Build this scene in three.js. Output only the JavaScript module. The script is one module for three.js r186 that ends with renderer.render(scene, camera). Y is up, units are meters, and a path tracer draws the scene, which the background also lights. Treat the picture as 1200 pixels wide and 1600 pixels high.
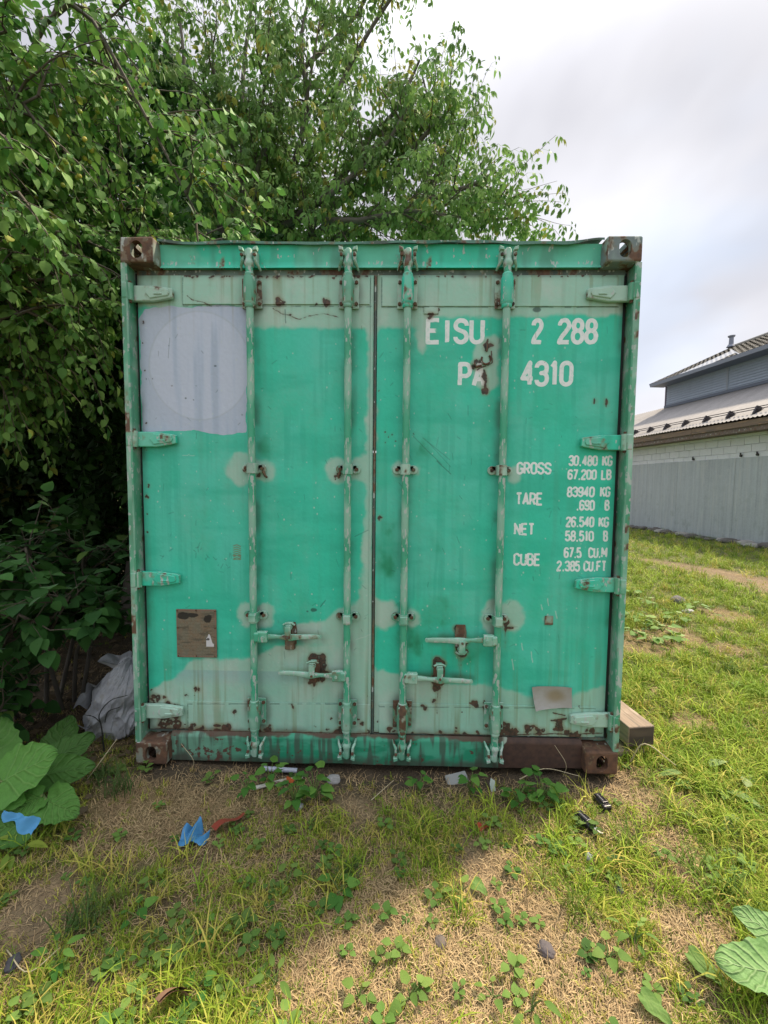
import * as THREE from 'three';
import { mergeGeometries } from 'three/addons/utils/BufferGeometryUtils.js';
import { RoundedBoxGeometry } from 'three/addons/geometries/RoundedBoxGeometry.js';
import { Brush, Evaluator, SUBTRACTION } from 'three-bvh-csg';

// ---------------------------------------------------------------- camera, sky, sun, exposure
const scene = new THREE.Scene();
const camera = new THREE.PerspectiveCamera(101.8, 0.75, 0.05, 400);
camera.position.set(0.078, 1.438, 2.009);
camera.rotation.set(-0.0658, 0, 0, 'YXZ');
camera.rotation.y = 0.0194;
camera.rotation.z = 0.0091;
scene.add(camera);
const renderer = new THREE.WebGLRenderer({ antialias: true });
renderer.toneMapping = THREE.LinearToneMapping;
renderer.toneMappingExposure = 1.56;
renderer.shadowMap.enabled = true;

const SUN = new THREE.Vector3(0.488, 0.819, -0.301).normalize();
const sun = new THREE.DirectionalLight(0xffeed4, 5);
sun.position.copy(SUN).multiplyScalar(40);
sun.castShadow = true;
sun.shadow.radius = 6;
sun.shadow.mapSize.set(4096, 4096);
Object.assign(sun.shadow.camera, { left: -18, right: 18, top: 18, bottom: -18, near: 1, far: 90 });
scene.add(sun, sun.target);

function mulberry(a) {
  return () => { a |= 0; a = (a + 0x6d2b79f5) | 0; let t = Math.imul(a ^ (a >>> 15), 1 | a); t = (t + Math.imul(t ^ (t >>> 7), 61 | t)) ^ t; return ((t ^ (t >>> 14)) >>> 0) / 4294967296; };
}
function hash(x, y, s) { let h = Math.imul(x, 374761393) + Math.imul(y, 668265263) + Math.imul(s, 974634541); h = Math.imul(h ^ (h >>> 13), 1274126177); return ((h ^ (h >>> 16)) >>> 0) / 4294967296; }
function vnoise(x, y, s = 0, per = 0) {
  const xi = Math.floor(x), yi = Math.floor(y); let fx = x - xi, fy = y - yi;
  fx = fx * fx * (3 - 2 * fx); fy = fy * fy * (3 - 2 * fy);
  let x0 = xi, x1 = xi + 1, y0 = yi, y1 = yi + 1;
  if (per) { x0 = ((x0 % per) + per) % per; x1 = ((x1 % per) + per) % per; y0 = ((y0 % per) + per) % per; y1 = ((y1 % per) + per) % per; }
  const a = hash(x0, y0, s), b = hash(x1, y0, s), c = hash(x0, y1, s), d = hash(x1, y1, s);
  return a + (b - a) * fx + (c - a) * fy + (a - b - c + d) * fx * fy;
}
function fbm(x, y, s = 0, oct = 4, per = 0) {
  let v = 0, a = 0.5, n = 0;
  for (let i = 0; i < oct; i++) { v += a * vnoise(x, y, s + i * 17, per); n += a; a *= 0.5; x *= 2; y *= 2; if (per) per *= 2; }
  return v / n;
}
const clamp = (x, a = 0, b = 1) => Math.min(b, Math.max(a, x));
const sstep = (a, b, x) => { const t = clamp((x - a) / (b - a)); return t * t * (3 - 2 * t); };
const mix = (a, b, t) => a + (b - a) * t;

{ // thin bright overcast with a few pale blue gaps, brighter towards the veiled sun
  const W = 1024, H = 512, data = new Float32Array(W * H * 4);
  for (let j = 0; j < H; j++) for (let i = 0; i < W; i++) {
    const lat = ((j + 0.5) / H - 0.5) * Math.PI, lon = ((i + 0.5) / W - 0.5) * 2 * Math.PI;
    const y = Math.sin(lat), x = Math.cos(lat) * Math.cos(lon), z = Math.cos(lat) * Math.sin(lon);
    const k = 1 / (Math.max(y, 0) + 0.22), px = x * k, pz = z * k;
    const n = fbm(px * 1.1 + 7, pz * 1.1 + 3, 5, 5), n2 = fbm(px * 2.6 + 11, pz * 2.6 - 4, 9, 4);
    const gap = sstep(0.53, 0.7, n * 0.7 + n2 * 0.3) * 0.32;
    const grey = sstep(0.3, 0.7, 0.6 * fbm(px * 0.9 - 5, pz * 0.9 + 2, 23, 5) + 0.4 * fbm(px * 3.1 + 1, pz * 1.7 + 6, 27, 5));
    let r = mix(0.68, 0.39, grey), g = mix(0.68, 0.39, grey), b = mix(0.72, 0.43, grey);
    r = mix(r, 0.42, gap); g = mix(g, 0.58, gap); b = mix(b, 0.82, gap);
    const hz = sstep(0.55, 0.05, y); r = mix(r, 0.66, hz * 0.55); g = mix(g, 0.665, hz * 0.55); b = mix(b, 0.71, hz * 0.55);
    const hi = 1 + 1.9 * sstep(0.6, 0.97, y);
    const sd = Math.acos(clamp(x * SUN.x + y * SUN.y + z * SUN.z, -1, 1));
    const glow = 1.6 * Math.exp(-sd * sd / 0.04) + 0.25 * Math.exp(-sd * sd / 0.14);
    const o = (j * W + i) * 4;
    data[o] = r * hi + glow; data[o + 1] = g * hi + glow * 0.97; data[o + 2] = b * hi + glow * 0.9; data[o + 3] = 1;
  }
  const sky = new THREE.DataTexture(data, W, H, THREE.RGBAFormat, THREE.FloatType);
  sky.mapping = THREE.EquirectangularReflectionMapping; sky.magFilter = THREE.LinearFilter; sky.minFilter = THREE.LinearFilter; sky.needsUpdate = true;
  scene.background = sky; scene.environment = sky;
  scene.backgroundIntensity = 1.0; scene.environmentIntensity = 1.0;
}

// ---------------------------------------------------------------- helpers
const V = (x, y, z) => new THREE.Vector3(x, y, z);
const used = {};
function numbered(n) { used[n] = (used[n] ?? -1) + 1; return used[n] ? `${n}_${String(used[n]).padStart(3, '0')}` : n; }
function flat(g) { const r = g.index ? g.toNonIndexed() : g.clone(); for (const k of Object.keys(r.attributes)) if (!['position', 'normal', 'uv', 'color'].includes(k)) r.deleteAttribute(k); return r; }
function boxUV(g, s = 1) {   // metres, by the dominant axis of each face
  const r = flat(g); const p = r.attributes.position, uv = new Float32Array(p.count * 2);
  const a = V(), b = V(), c = V();
  for (let i = 0; i < p.count; i += 3) {
    a.fromBufferAttribute(p, i); b.fromBufferAttribute(p, i + 1); c.fromBufferAttribute(p, i + 2);
    const n = b.clone().sub(a).cross(c.clone().sub(a)); const ax = Math.abs(n.x), ay = Math.abs(n.y), az = Math.abs(n.z);
    [a, b, c].forEach((q, k) => { const o = (i + k) * 2; if (az >= ax && az >= ay) { uv[o] = q.x * s; uv[o + 1] = q.y * s; } else if (ax >= ay) { uv[o] = q.z * s + 0.31; uv[o + 1] = q.y * s; } else { uv[o] = q.x * s; uv[o + 1] = q.z * s + 0.57; } });
  }
  r.setAttribute('uv', new THREE.BufferAttribute(uv, 2)); return r;
}
const merge = (list) => list.length === 1 ? list[0] : mergeGeometries(list.map(flat));
function mesh(name, geos, mat, parent, keepUV) {
  const list = Array.isArray(geos) ? geos : [geos];
  let g = merge(list); if (!keepUV) g = boxUV(g);
  const m = new THREE.Mesh(g, mat); m.name = parent ? name : numbered(name); m.castShadow = m.receiveShadow = true;
  if (parent) parent.add(m); else scene.add(m);
  return m;
}
function tag(o, label, category, group, kind) { if (label) o.userData.label = label; if (category) o.userData.category = category; if (group) o.userData.group = group; if (kind) o.userData.kind = kind; return o; }
function thing(name, label, category, pos = [0, 0, 0], turn = 0, group) { const o = new THREE.Group(); o.name = numbered(name); o.position.set(...pos); o.rotation.y = turn; scene.add(o); return tag(o, label, category, group); }
function box(w, h, d, x, y, z, r = 0.004, seg = 1) { const g = r ? new RoundedBoxGeometry(w, h, d, seg, Math.min(r, w / 2.01, h / 2.01, d / 2.01)) : new THREE.BoxGeometry(w, h, d); g.translate(x, y, z); return g; }
function cyl(r0, r1, h, x, y, z, n = 16, axis = 'y') { const g = new THREE.CylinderGeometry(r0, r1, h, n); if (axis === 'z') g.rotateX(Math.PI / 2); if (axis === 'x') g.rotateZ(Math.PI / 2); g.translate(x, y, z); return g; }
function prism(pts, depth, z, bevel = 0.003) {  // outline in x,y; its front face stands at z
  const s = new THREE.Shape(pts.map(([x, y]) => new THREE.Vector2(x, y)));
  const g = new THREE.ExtrudeGeometry(s, { depth: depth - 2 * bevel, bevelEnabled: bevel > 0, bevelThickness: bevel, bevelSize: bevel, bevelOffset: -bevel, bevelSegments: 2, curveSegments: 8 });
  g.translate(0, 0, z - depth + bevel); return g;
}
function sweep(pts, radii, n = 6, cap = true) {
  const pos = [], nor = [], uv = [], idx = []; let N = V(), B = V(), L = 0;
  const rad = (i) => typeof radii === 'number' ? radii : Array.isArray(radii) && radii.length === pts.length ? radii[i] : mix(radii[0], radii[radii.length - 1], i / (pts.length - 1));
  for (let i = 0; i < pts.length; i++) {
    const T = pts[Math.min(i + 1, pts.length - 1)].clone().sub(pts[Math.max(i - 1, 0)]).normalize();
    if (!i) N = Math.abs(T.y) < 0.9 ? V(0, 1, 0) : V(1, 0, 0);
    else L += pts[i].distanceTo(pts[i - 1]);
    N.addScaledVector(T, -N.dot(T)).normalize(); B.crossVectors(T, N);
    for (let k = 0; k <= n; k++) { const a = k / n * Math.PI * 2, c = Math.cos(a), s = Math.sin(a); const d = N.clone().multiplyScalar(c).addScaledVector(B, s); const q = pts[i].clone().addScaledVector(d, rad(i)); pos.push(q.x, q.y, q.z); nor.push(d.x, d.y, d.z); uv.push(k / n * 0.2, L); }
  }
  for (let i = 0; i < pts.length - 1; i++) for (let k = 0; k < n; k++) { const a = i * (n + 1) + k, b = a + n + 1; idx.push(a, a + 1, b, b, a + 1, b + 1); }
  if (cap) for (const i of [0, pts.length - 1]) { const c = pos.length / 3; const T = pts[Math.min(i + 1, pts.length - 1)].clone().sub(pts[Math.max(i - 1, 0)]).normalize().multiplyScalar(i ? 1 : -1); pos.push(pts[i].x, pts[i].y, pts[i].z); nor.push(T.x, T.y, T.z); uv.push(0.1, i ? L : 0); for (let k = 0; k < n; k++) { const a = i * (n + 1) + k; i ? idx.push(a, a + 1, c) : idx.push(a + 1, a, c); } }
  const g = new THREE.BufferGeometry(); g.setAttribute('position', new THREE.Float32BufferAttribute(pos, 3)); g.setAttribute('normal', new THREE.Float32BufferAttribute(nor, 3)); g.setAttribute('uv', new THREE.Float32BufferAttribute(uv, 2)); g.setIndex(idx); return g;
}
const curve = (pts, n) => new THREE.CatmullRomCurve3(pts).getPoints(n);
function heightGrid(nx, ny, f) {  // f(i/nx, j/ny) -> [x, y, z, u, v]
  const pos = [], uv = [], idx = [];
  for (let j = 0; j <= ny; j++) for (let i = 0; i <= nx; i++) { const q = f(i / nx, j / ny); pos.push(q[0], q[1], q[2]); uv.push(q[3] ?? 0, q[4] ?? 0); }
  for (let j = 0; j < ny; j++) for (let i = 0; i < nx; i++) { const a = j * (nx + 1) + i, b = a + nx + 1; idx.push(a, a + 1, b, b, a + 1, b + 1); }
  const g = new THREE.BufferGeometry(); g.setAttribute('position', new THREE.Float32BufferAttribute(pos, 3)); g.setAttribute('uv', new THREE.Float32BufferAttribute(uv, 2)); g.setIndex(idx); g.computeVertexNormals(); return g;
}
// ---- textures: functions give linear colours; stored as sRGB bytes
const toS = (c) => { c = clamp(c); return 255 * (c <= 0.0031308 ? c * 12.92 : 1.055 * Math.pow(c, 1 / 2.4) - 0.055); };
function tex(W, H, f, opts = {}) {  // f(u, v, i, j) -> [r, g, b] linear, or a number for data maps
  const d = new Uint8Array(W * H * 4);
  for (let j = 0; j < H; j++) for (let i = 0; i < W; i++) { const c = f((i + 0.5) / W, (j + 0.5) / H, i, j), o = (j * W + i) * 4; if (typeof c === 'number') { d[o] = d[o + 1] = d[o + 2] = clamp(c) * 255; } else { d[o] = toS(c[0]); d[o + 1] = toS(c[1]); d[o + 2] = toS(c[2]); } d[o + 3] = 255; }
  const t = new THREE.DataTexture(d, W, H); t.magFilter = t.minFilter = THREE.LinearFilter; t.wrapS = t.wrapT = opts.clamp ? THREE.ClampToEdgeWrapping : THREE.RepeatWrapping;
  if (!opts.data) t.colorSpace = THREE.SRGBColorSpace; t.needsUpdate = true; if (opts.repeat) t.repeat.set(...opts.repeat); return t;
}
const std = (o) => new THREE.MeshStandardMaterial(Object.assign({ roughness: 0.8, side: THREE.DoubleSide }, o));
const rgb = (r, g, b) => new THREE.Color().setRGB(r, g, b);
const mixc = (a, b, t) => [mix(a[0], b[0], t), mix(a[1], b[1], t), mix(a[2], b[2], t)];

// paint colours (linear)
const GREEN = [0.035, 0.55, 0.375], PALE = [0.36, 0.55, 0.45], DEEP = [0.01, 0.24, 0.11], CHIP = [0.42, 0.47, 0.44];
const RUST = [0.085, 0.045, 0.03], RUSTD = [0.035, 0.022, 0.018], RUSTO = [0.2, 0.1, 0.05], DIRT_SHADE = [0.05, 0.055, 0.04];

function painted(base, o) {  // weathered painted steel, 1 m tile
  const { seed = 1, pale = 0.3, chip = 0.1, rust = 0.1, dirt = 0.3, deep = 0.2, metal = 0 } = o;
  const n = 512;
  const map = tex(n, n, (u, v) => {
    let c = base;
    c = mixc(c, PALE, pale * sstep(0.42, 0.62, fbm(u * 6, v * 6, seed, 4, 6)));
    c = mixc(c, DEEP, deep * sstep(0.5, 0.7, fbm(u * 4, v * 4, seed + 40, 4, 4)));
    const f = fbm(u * 40, v * 40, seed + 3, 3, 40); c = mixc(c, [c[0] * 0.8, c[1] * 0.8, c[2] * 0.8], f * 0.4);
    c = mixc(c, DIRT_SHADE, dirt * sstep(0.5, 0.75, fbm(u * 10, v * 3, seed + 7, 4, 0 || 10)));
    c = mixc(c, CHIP, sstep(0.71 - chip * 0.25, 0.74 - chip * 0.25, fbm(u * 64, v * 32, seed + 11, 4, 64)) * 0.85);
    const r = 0.55 * fbm(u * 32, v * 26, seed + 19, 5, 32) + 0.45 * fbm(u * 9, v * 6, seed + 29, 3, 9) + 0.25 * fbm(u * 3, v * 3, seed + 23, 2, 3), th = 0.80 - rust * 0.42;
    c = mixc(c, [0.2, 0.15, 0.08], 0.55 * sstep(th - 0.09, th, r));
    c = mixc(c, mixc(RUST, mixc(RUSTD, RUSTO, fbm(u * 60, v * 60, seed + 2, 3, 60)), 0.65), sstep(th - 0.01, th + 0.035, r) * 0.95);
    return c;
  });
  const bump = tex(256, 256, (u, v) => 0.5 + 0.3 * (fbm(u * 24, v * 24, seed + 5, 4, 24) - 0.5) - 0.25 * (0.3 + rust) * vnoise(u * 80, v * 80, seed, 80), { data: true });
  return std({ map, bumpMap: bump, bumpScale: 0.003, roughness: o.rough ?? 0.62 });
}

// ---------------------------------------------------------------- container
const M = {
  frame: painted(GREEN, { seed: 3, pale: 0.25, chip: -0.1, rust: -0.16, dirt: 0.35, deep: 0.25 }),
  post: painted([0.12, 0.4, 0.25], { seed: 31, pale: 0.8, chip: 0.2, rust: 0.05, dirt: 0.3, deep: 0.5 }),
  bar: painted([0.055, 0.37, 0.22], { seed: 5, pale: 0.65, chip: 0.36, rust: -0.05, dirt: 0.1, deep: 0.3 }),
  fitting: painted([0.13, 0.38, 0.26], { seed: 8, pale: 0.8, chip: 0.25, rust: 0.1, dirt: 0.3, deep: 0.25 }),
  hinge: painted(GREEN, { seed: 12, pale: 0.35, chip: 0.1, rust: 0.0, dirt: 0.2, deep: 0.1 }),
  hingepale: painted(PALE, { seed: 14, pale: 0.5, chip: 0.05, rust: 0.08, dirt: 0.35, deep: 0 }),
  side: painted([0.03, 0.36, 0.22], { seed: 16, pale: 0.4, chip: 0.1, rust: 0.3, dirt: 0.3, deep: 0.3 }),
  rusty: painted(RUST, { seed: 21, pale: 0.15, chip: 0.0, rust: 0.75, dirt: 0.3, deep: 0, rough: 0.9 }),
  casting: painted([0.17, 0.13, 0.105], { seed: 24, pale: 0.3, chip: 0.22, rust: 0.4, dirt: 0.45, deep: 0, rough: 0.85 }),
  castingR: painted([0.17, 0.22, 0.22], { seed: 27, pale: 0.5, chip: 0.1, rust: 0.24, dirt: 0.4, deep: 0, rough: 0.85 }),
  seal: std({ color: rgb(0.018, 0.02, 0.02), roughness: 0.7 }),
  gasket: painted([0.06, 0.09, 0.08], { seed: 33, pale: 0.3, chip: 0, rust: 0.2, dirt: 0.6, deep: 0 }),
  bolt: painted(RUSTD, { seed: 35, pale: 0.15, chip: 0, rust: 0.6, dirt: 0.3, deep: 0, rough: 0.9 }),
};
const PX0 = -1.19, PY0 = 0.12, PW = 2.38, PH = 2.34, PN = 2048;   // the painted area of both doors, in metres

// ---- stroke lettering, drawn in metres
const GLYPH = (() => {
  const G = {}; const add = (c, f) => { G[c] = f; };
  const o = (p) => { p.moveTo(0, .25); p.bezierCurveTo(0, -.08, 1, -.08, 1, .25); p.lineTo(1, .75); p.bezierCurveTo(1, 1.08, 0, 1.08, 0, .75); p.closePath(); };
  const L = (p, ...q) => { p.moveTo(q[0], q[1]); for (let i = 2; i < q.length; i += 2) p.lineTo(q[i], q[i + 1]); };
  add('0', o); add('O', o);
  add('E', (p) => { L(p, 1, 1, 0, 1, 0, 0, 1, 0); L(p, 0, .52, .85, .52); });
  add('F', (p) => { L(p, 1, 1, 0, 1, 0, 0); L(p, 0, .52, .85, .52); });
  add('I', (p) => L(p, .5, 0, .5, 1)); add('1', (p) => L(p, .2, .82, .6, 1, .6, 0));
  add('L', (p) => L(p, 0, 1, 0, 0, 1, 0)); add('T', (p) => { L(p, 0, 1, 1, 1); L(p, .5, 1, .5, 0); });
  add('N', (p) => L(p, 0, 0, 0, 1, 1, 0, 1, 1)); add('M', (p) => L(p, 0, 0, 0, 1, .5, .35, 1, 1, 1, 0));
  add('A', (p) => { L(p, 0, 0, .5, 1, 1, 0); L(p, .2, .3, .8, .3); }); add('K', (p) => { L(p, 0, 0, 0, 1); L(p, 1, 1, .02, .42); L(p, .36, .6, 1, 0); });
  add('U', (p) => { p.moveTo(0, 1); p.lineTo(0, .25); p.bezierCurveTo(0, -.08, 1, -.08, 1, .25); p.lineTo(1, 1); });
  add('C', (p) => { p.moveTo(1, .75); p.bezierCurveTo(1, 1.08, 0, 1.08, 0, .75); p.lineTo(0, .25); p.bezierCurveTo(0, -.08, 1, -.08, 1, .25); });
  add('G', (p) => { p.moveTo(1, .75); p.bezierCurveTo(1, 1.08, 0, 1.08, 0, .75); p.lineTo(0, .25); p.bezierCurveTo(0, -.08, 1, -.08, 1, .25); p.lineTo(1, .45); p.lineTo(.55, .45); });
  const s = (p) => { p.moveTo(1, .76); p.bezierCurveTo(1, 1.07, 0, 1.07, 0, .76); p.bezierCurveTo(0, .45, 1, .6, 1, .24); p.bezierCurveTo(1, -.07, 0, -.07, 0, .24); };
  add('S', s);
  add('8', (p) => { p.moveTo(.5, 1); p.bezierCurveTo(1.08, 1, 1.08, .53, .5, .53); p.bezierCurveTo(-.08, .53, -.08, 1, .5, 1); p.moveTo(.5, .53); p.bezierCurveTo(1.18, .53, 1.18, 0, .5, 0); p.bezierCurveTo(-.18, 0, -.18, .53, .5, .53); });
  add('3', (p) => { p.moveTo(0, .78); p.bezierCurveTo(0, 1.08, 1, 1.08, 1, .76); p.bezierCurveTo(1, .56, .7, .53, .45, .53); p.bezierCurveTo(.7, .53, 1.02, .5, 1.02, .26); p.bezierCurveTo(1.02, -.08, 0, -.08, 0, .22); });
  add('2', (p) => { p.moveTo(0, .76); p.bezierCurveTo(0, 1.08, 1, 1.08, 1, .75); p.bezierCurveTo(1, .55, .1, .3, 0, 0); p.lineTo(1, 0); });
  add('4', (p) => { L(p, .72, 0, .72, 1, 0, .28, 1.02, .28); });
  add('5', (p) => { p.moveTo(.95, 1); p.lineTo(.05, 1); p.lineTo(.02, .55); p.bezierCurveTo(.4, .72, 1, .66, 1, .32); p.bezierCurveTo(1, -.1, 0, -.1, 0, .22); });
  add('6', (p) => { p.moveTo(.98, .8); p.bezierCurveTo(.95, 1.07, 0, 1.07, 0, .72); p.lineTo(0, .26); p.bezierCurveTo(0, -.09, 1, -.09, 1, .28); p.bezierCurveTo(1, .66, .05, .66, 0, .3); });
  add('9', (p) => { p.moveTo(.02, .2); p.bezierCurveTo(.05, -.07, 1, -.07, 1, .28); p.lineTo(1, .74); p.bezierCurveTo(1, 1.09, 0, 1.09, 0, .72); p.bezierCurveTo(0, .34, .95, .34, 1, .7); });
  add('7', (p) => L(p, 0, 1, 1, 1, .35, 0));
  add('P', (p) => { p.moveTo(0, 0); p.lineTo(0, 1); p.lineTo(.5, 1); p.bezierCurveTo(1.15, 1, 1.15, .44, .5, .44); p.lineTo(0, .44); });
  add('R', (p) => { G.P(p); L(p, .5, .44, 1, 0); });
  add('B', (p) => { p.moveTo(0, 0); p.lineTo(0, 1); p.lineTo(.5, 1); p.bezierCurveTo(1.08, 1, 1.08, .53, .5, .53); p.lineTo(0, .53); p.moveTo(.5, .53); p.bezierCurveTo(1.18, .53, 1.18, 0, .5, 0); p.lineTo(0, 0); });
  add('.', (p) => L(p, 0.05, 0, 0.95, 0));
  return G;
})();
function letters(g, text, x0, y0, x1, h, stroke) {  // text fitted from x0 to x1, standing on y0
  const wd = (c) => c === '.' ? 0.45 : c === 'I' || c === '1' ? 0.62 : c === ' ' ? 0.85 : c === 'M' ? 1.25 : 1;
  const gap = 0.42; let tot = -gap; for (const c of text) tot += wd(c) + gap;
  const k = (x1 - x0 - stroke) / tot; let x = x0 + stroke / 2;
  for (const c of text) {
    const w = wd(c) * k;
    if (c !== ' ') { g.save(); g.translate(x, y0 + stroke / 2); g.scale(w, h - stroke); const p = g; p.beginPath(); GLYPH[c](p); g.restore(); g.lineWidth = stroke; g.lineJoin = 'round'; g.lineCap = 'butt'; g.stroke(); }
    x += w + gap * k;
  }
}
function maskCanvas(draw) {
  const c = document.createElement('canvas'); c.width = c.height = PN; const g = c.getContext('2d');
  g.fillStyle = '#000'; g.fillRect(0, 0, PN, PN); g.setTransform(PN / PW, 0, 0, -PN / PH, -PX0 * PN / PW, PN + PY0 * PN / PH);
  g.fillStyle = g.strokeStyle = '#fff'; draw(g);
  const d = g.getImageData(0, 0, PN, PN).data, m = new Uint8Array(PN * PN);
  for (let i = 0; i < PN * PN; i++) m[i] = d[i * 4];
  return m;
}
function blurred(m, r) {  // two box passes
  const a = new Float32Array(m), b = new Float32Array(PN * PN);
  for (let pass = 0; pass < 2; pass++) {
    for (let j = 0; j < PN; j++) { let s = 0; const o = j * PN; for (let i = -r; i <= r; i++) s += a[o + clamp(i, 0, PN - 1)]; for (let i = 0; i < PN; i++) { b[o + i] = s / (2 * r + 1); s += a[o + Math.min(i + r + 1, PN - 1)] - a[o + Math.max(i - r, 0)]; } }
    for (let i = 0; i < PN; i++) { let s = 0; for (let j = -r; j <= r; j++) s += b[clamp(j, 0, PN - 1) * PN + i]; for (let j = 0; j < PN; j++) { a[j * PN + i] = s / (2 * r + 1); s += b[Math.min(j + r + 1, PN - 1) * PN + i] - b[Math.max(j - r, 0) * PN + i]; } }
  }
  return a;
}
const ell = (g, x, y, rx, ry) => { g.beginPath(); g.ellipse(x, y, rx, ry, 0, 0, 7); g.fill(); };
const poly = (g, ...q) => { g.beginPath(); g.moveTo(q[0], q[1]); for (let i = 2; i < q.length; i += 2) g.lineTo(q[i], q[i + 1]); g.fill(); };
const line = (g, w, ...q) => { g.lineWidth = w; g.lineCap = 'round'; g.lineJoin = 'round'; g.beginPath(); g.moveTo(q[0], q[1]); for (let i = 2; i < q.length; i += 2) g.lineTo(q[i], q[i + 1]); g.stroke(); };

const doorTex = (() => {
  const rnd = mulberry(77);
  const pale = blurred(maskCanvas((g) => {
    poly(g, -1.19, 2.46, -1.19, 2.32, -1.175,2.29, -0.64,2.303, -0.635,2.199, -0.02,2.194, -0.012, 2.46);
    poly(g, -0.012, 2.46, -0.01,2.194, 0.186,2.207, 0.193,2.091, 0.231,2.085, 0.241,2.249, 0.587,2.249, 0.617,2.255, 1.183,2.262, 1.19, 2.46);
    poly(g, -1.19, 0.12, -1.182,0.359, -1.08,0.402, -0.949,0.527, -0.649,0.539, -0.516,0.602, -0.136,0.615, -0.121,0.842, -0.01,0.877, -0.012, 0.12);
    poly(g, -0.012, 0.12, -0.011,0.49, 0.144,0.472, 0.375,0.422, 0.571,0.419, 0.702,0.395, 0.801,0.356, 1.012,0.374, 1.091,0.409, 1.187,0.431, 1.19, 0.12);
    poly(g, -0.045,2.237, -0.008,2.237, -0.019,0.778, -0.088,0.777, -0.058,1.3);      // pale strip along the seam
    ell(g, -0.676,1.512, 0.085, 0.085); ell(g, -0.56,1.494, 0.05, 0.06); ell(g, -0.2,1.507, 0.06, 0.068); ell(g, -0.085,1.514, 0.058, 0.07);
    ell(g, 0.106,1.519, 0.028, 0.04); ell(g, 0.195,1.513, 0.025, 0.03); ell(g, -0.663,0.768, 0.055, 0.065); ell(g, -0.574,0.762, 0.055, 0.07);
    ell(g, -0.153,0.726, 0.09, 0.09); ell(g, -0.078,0.75, 0.06, 0.09); poly(g, -0.432,0.711, -0.153,0.756, -0.153,0.625, -0.383,0.625);
    poly(g, -0.01,0.844, 0.101,0.852, 0.115,0.73, 0.044,0.695, -0.009,0.728); ell(g, 0.19,0.754, 0.04, 0.055);
    ell(g, 0.594,0.771, 0.055, 0.09); ell(g, 0.691,0.782, 0.06, 0.085); ell(g, 0.68,1.492, 0.03, 0.05);
    poly(g, 0.461,2.101, 0.503,2.153, 0.589,2.177, 0.589,1.915, 0.528,1.896, 0.471,1.939); ell(g, 0.875,0.762, 0.024, 0.024);
  }), 17);
  const white = blurred(maskCanvas((g) => {
    poly(g, -1.176,2.241, -1.146,2.284, -1.031,2.302, -0.911,2.296, -0.785,2.303, -0.64,2.297, -0.646,1.803, -0.654,1.69, -0.763,1.677, -0.828,1.683, -0.892,1.701, -1.021,1.694, -1.176,1.693);
  }), 2);
  const disc = blurred(maskCanvas((g) => ell(g, -0.879,2.014, 0.252, 0.262)), 3);
  const ink = blurred(maskCanvas((g) => {
    const T = (t, x0, x1, y, h, s) => letters(g, t, x0, y, x1, h, s);
    T('EISU', 0.232, 0.517, 2.122, 0.124, 0.0205);
    T('2', 0.741, 0.8, 2.123, 0.124, 0.0205);
    T('288', 0.867, 1.062, 2.123, 0.124, 0.0205);
    T('PA', 0.392, 0.53, 1.917, 0.121, 0.0205);
    T('4310', 0.695, 0.952, 1.922, 0.124, 0.0205);
    const R = (t, x0, x1, yb, yt, s) => T(t, x0 - 0.014, x1 - 0.014, yb, yt - yb, s);
    R('GROSS', 0.703, 0.876, 1.494, 1.556, 0.0102);
    R('30.480 KG', 0.957, 1.173, 1.538, 1.592, 0.0092);
    R('67.200 LB', 0.955, 1.171, 1.47, 1.523, 0.0092);
    R('TARE', 0.703, 0.839, 1.342, 1.406, 0.0102);
    R('83940', 0.954, 1.092, 1.384, 1.438, 0.0092); R('KG', 1.117, 1.169, 1.385, 1.439, 0.0092);
    R('.690', 1.001, 1.096, 1.318, 1.372, 0.0092); R('B', 1.143, 1.169, 1.319, 1.373, 0.0092);
    R('NET', 0.7, 0.803, 1.192, 1.254, 0.0102);
    R('26.540 KG', 0.955, 1.169, 1.235, 1.289, 0.0092);
    R('58.510', 0.953, 1.097, 1.164, 1.219, 0.0092); R('B', 1.142, 1.168, 1.166, 1.22, 0.0092);
    R('CUBE', 0.701, 0.838, 1.038, 1.103, 0.0102);
    R('67.5', 0.951, 1.04, 1.08, 1.135, 0.0092); R('CU.M', 1.072, 1.167, 1.082, 1.136, 0.0092);
    R('2.385', 0.917, 1.036, 1.012, 1.067, 0.0092); R('CU.FT', 1.051, 1.166, 1.014, 1.069, 0.0092);
  }), 1);
  const rust = blurred(maskCanvas((g) => {
    const blob = (x, y, r, k = 5) => { for (let i = 0; i < k; i++) ell(g, x + (rnd() - 0.5) * r * 1.6, y + (rnd() - 0.5) * r * 1.6, r * (0.25 + 0.6 * rnd()), r * (0.25 + 0.6 * rnd())); };
    const drip = (x, y, L, w) => { g.globalAlpha = 0.45; line(g, w, x, y, x + (rnd() - 0.5) * 0.01, y - L); g.globalAlpha = 1; };
    blob(-0.479,2.321, 0.016, 7); blob(-0.251,2.315, 0.018, 8); blob(-0.301,2.309, 0.008); blob(-0.461,2.318, 0.01);
    for (let i = 0; i < 46; i++) { const x = -0.95 + rnd() * 0.9, y = 2.435 + rnd() * 0.012; blob(x, y, 0.004 + rnd() * 0.007, 3); if (rnd() < 0.5) drip(x, y, 0.02 + rnd() * 0.08, 0.004); }
    for (let i = 0; i < 18; i++) { const x = 0.05 + rnd() * 1.05; blob(x, 2.438 + rnd() * 0.01, 0.003 + rnd() * 0.005, 3); if (rnd() < 0.35) drip(x, 2.44, 0.03 + rnd() * 0.1, 0.003); }
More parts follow.
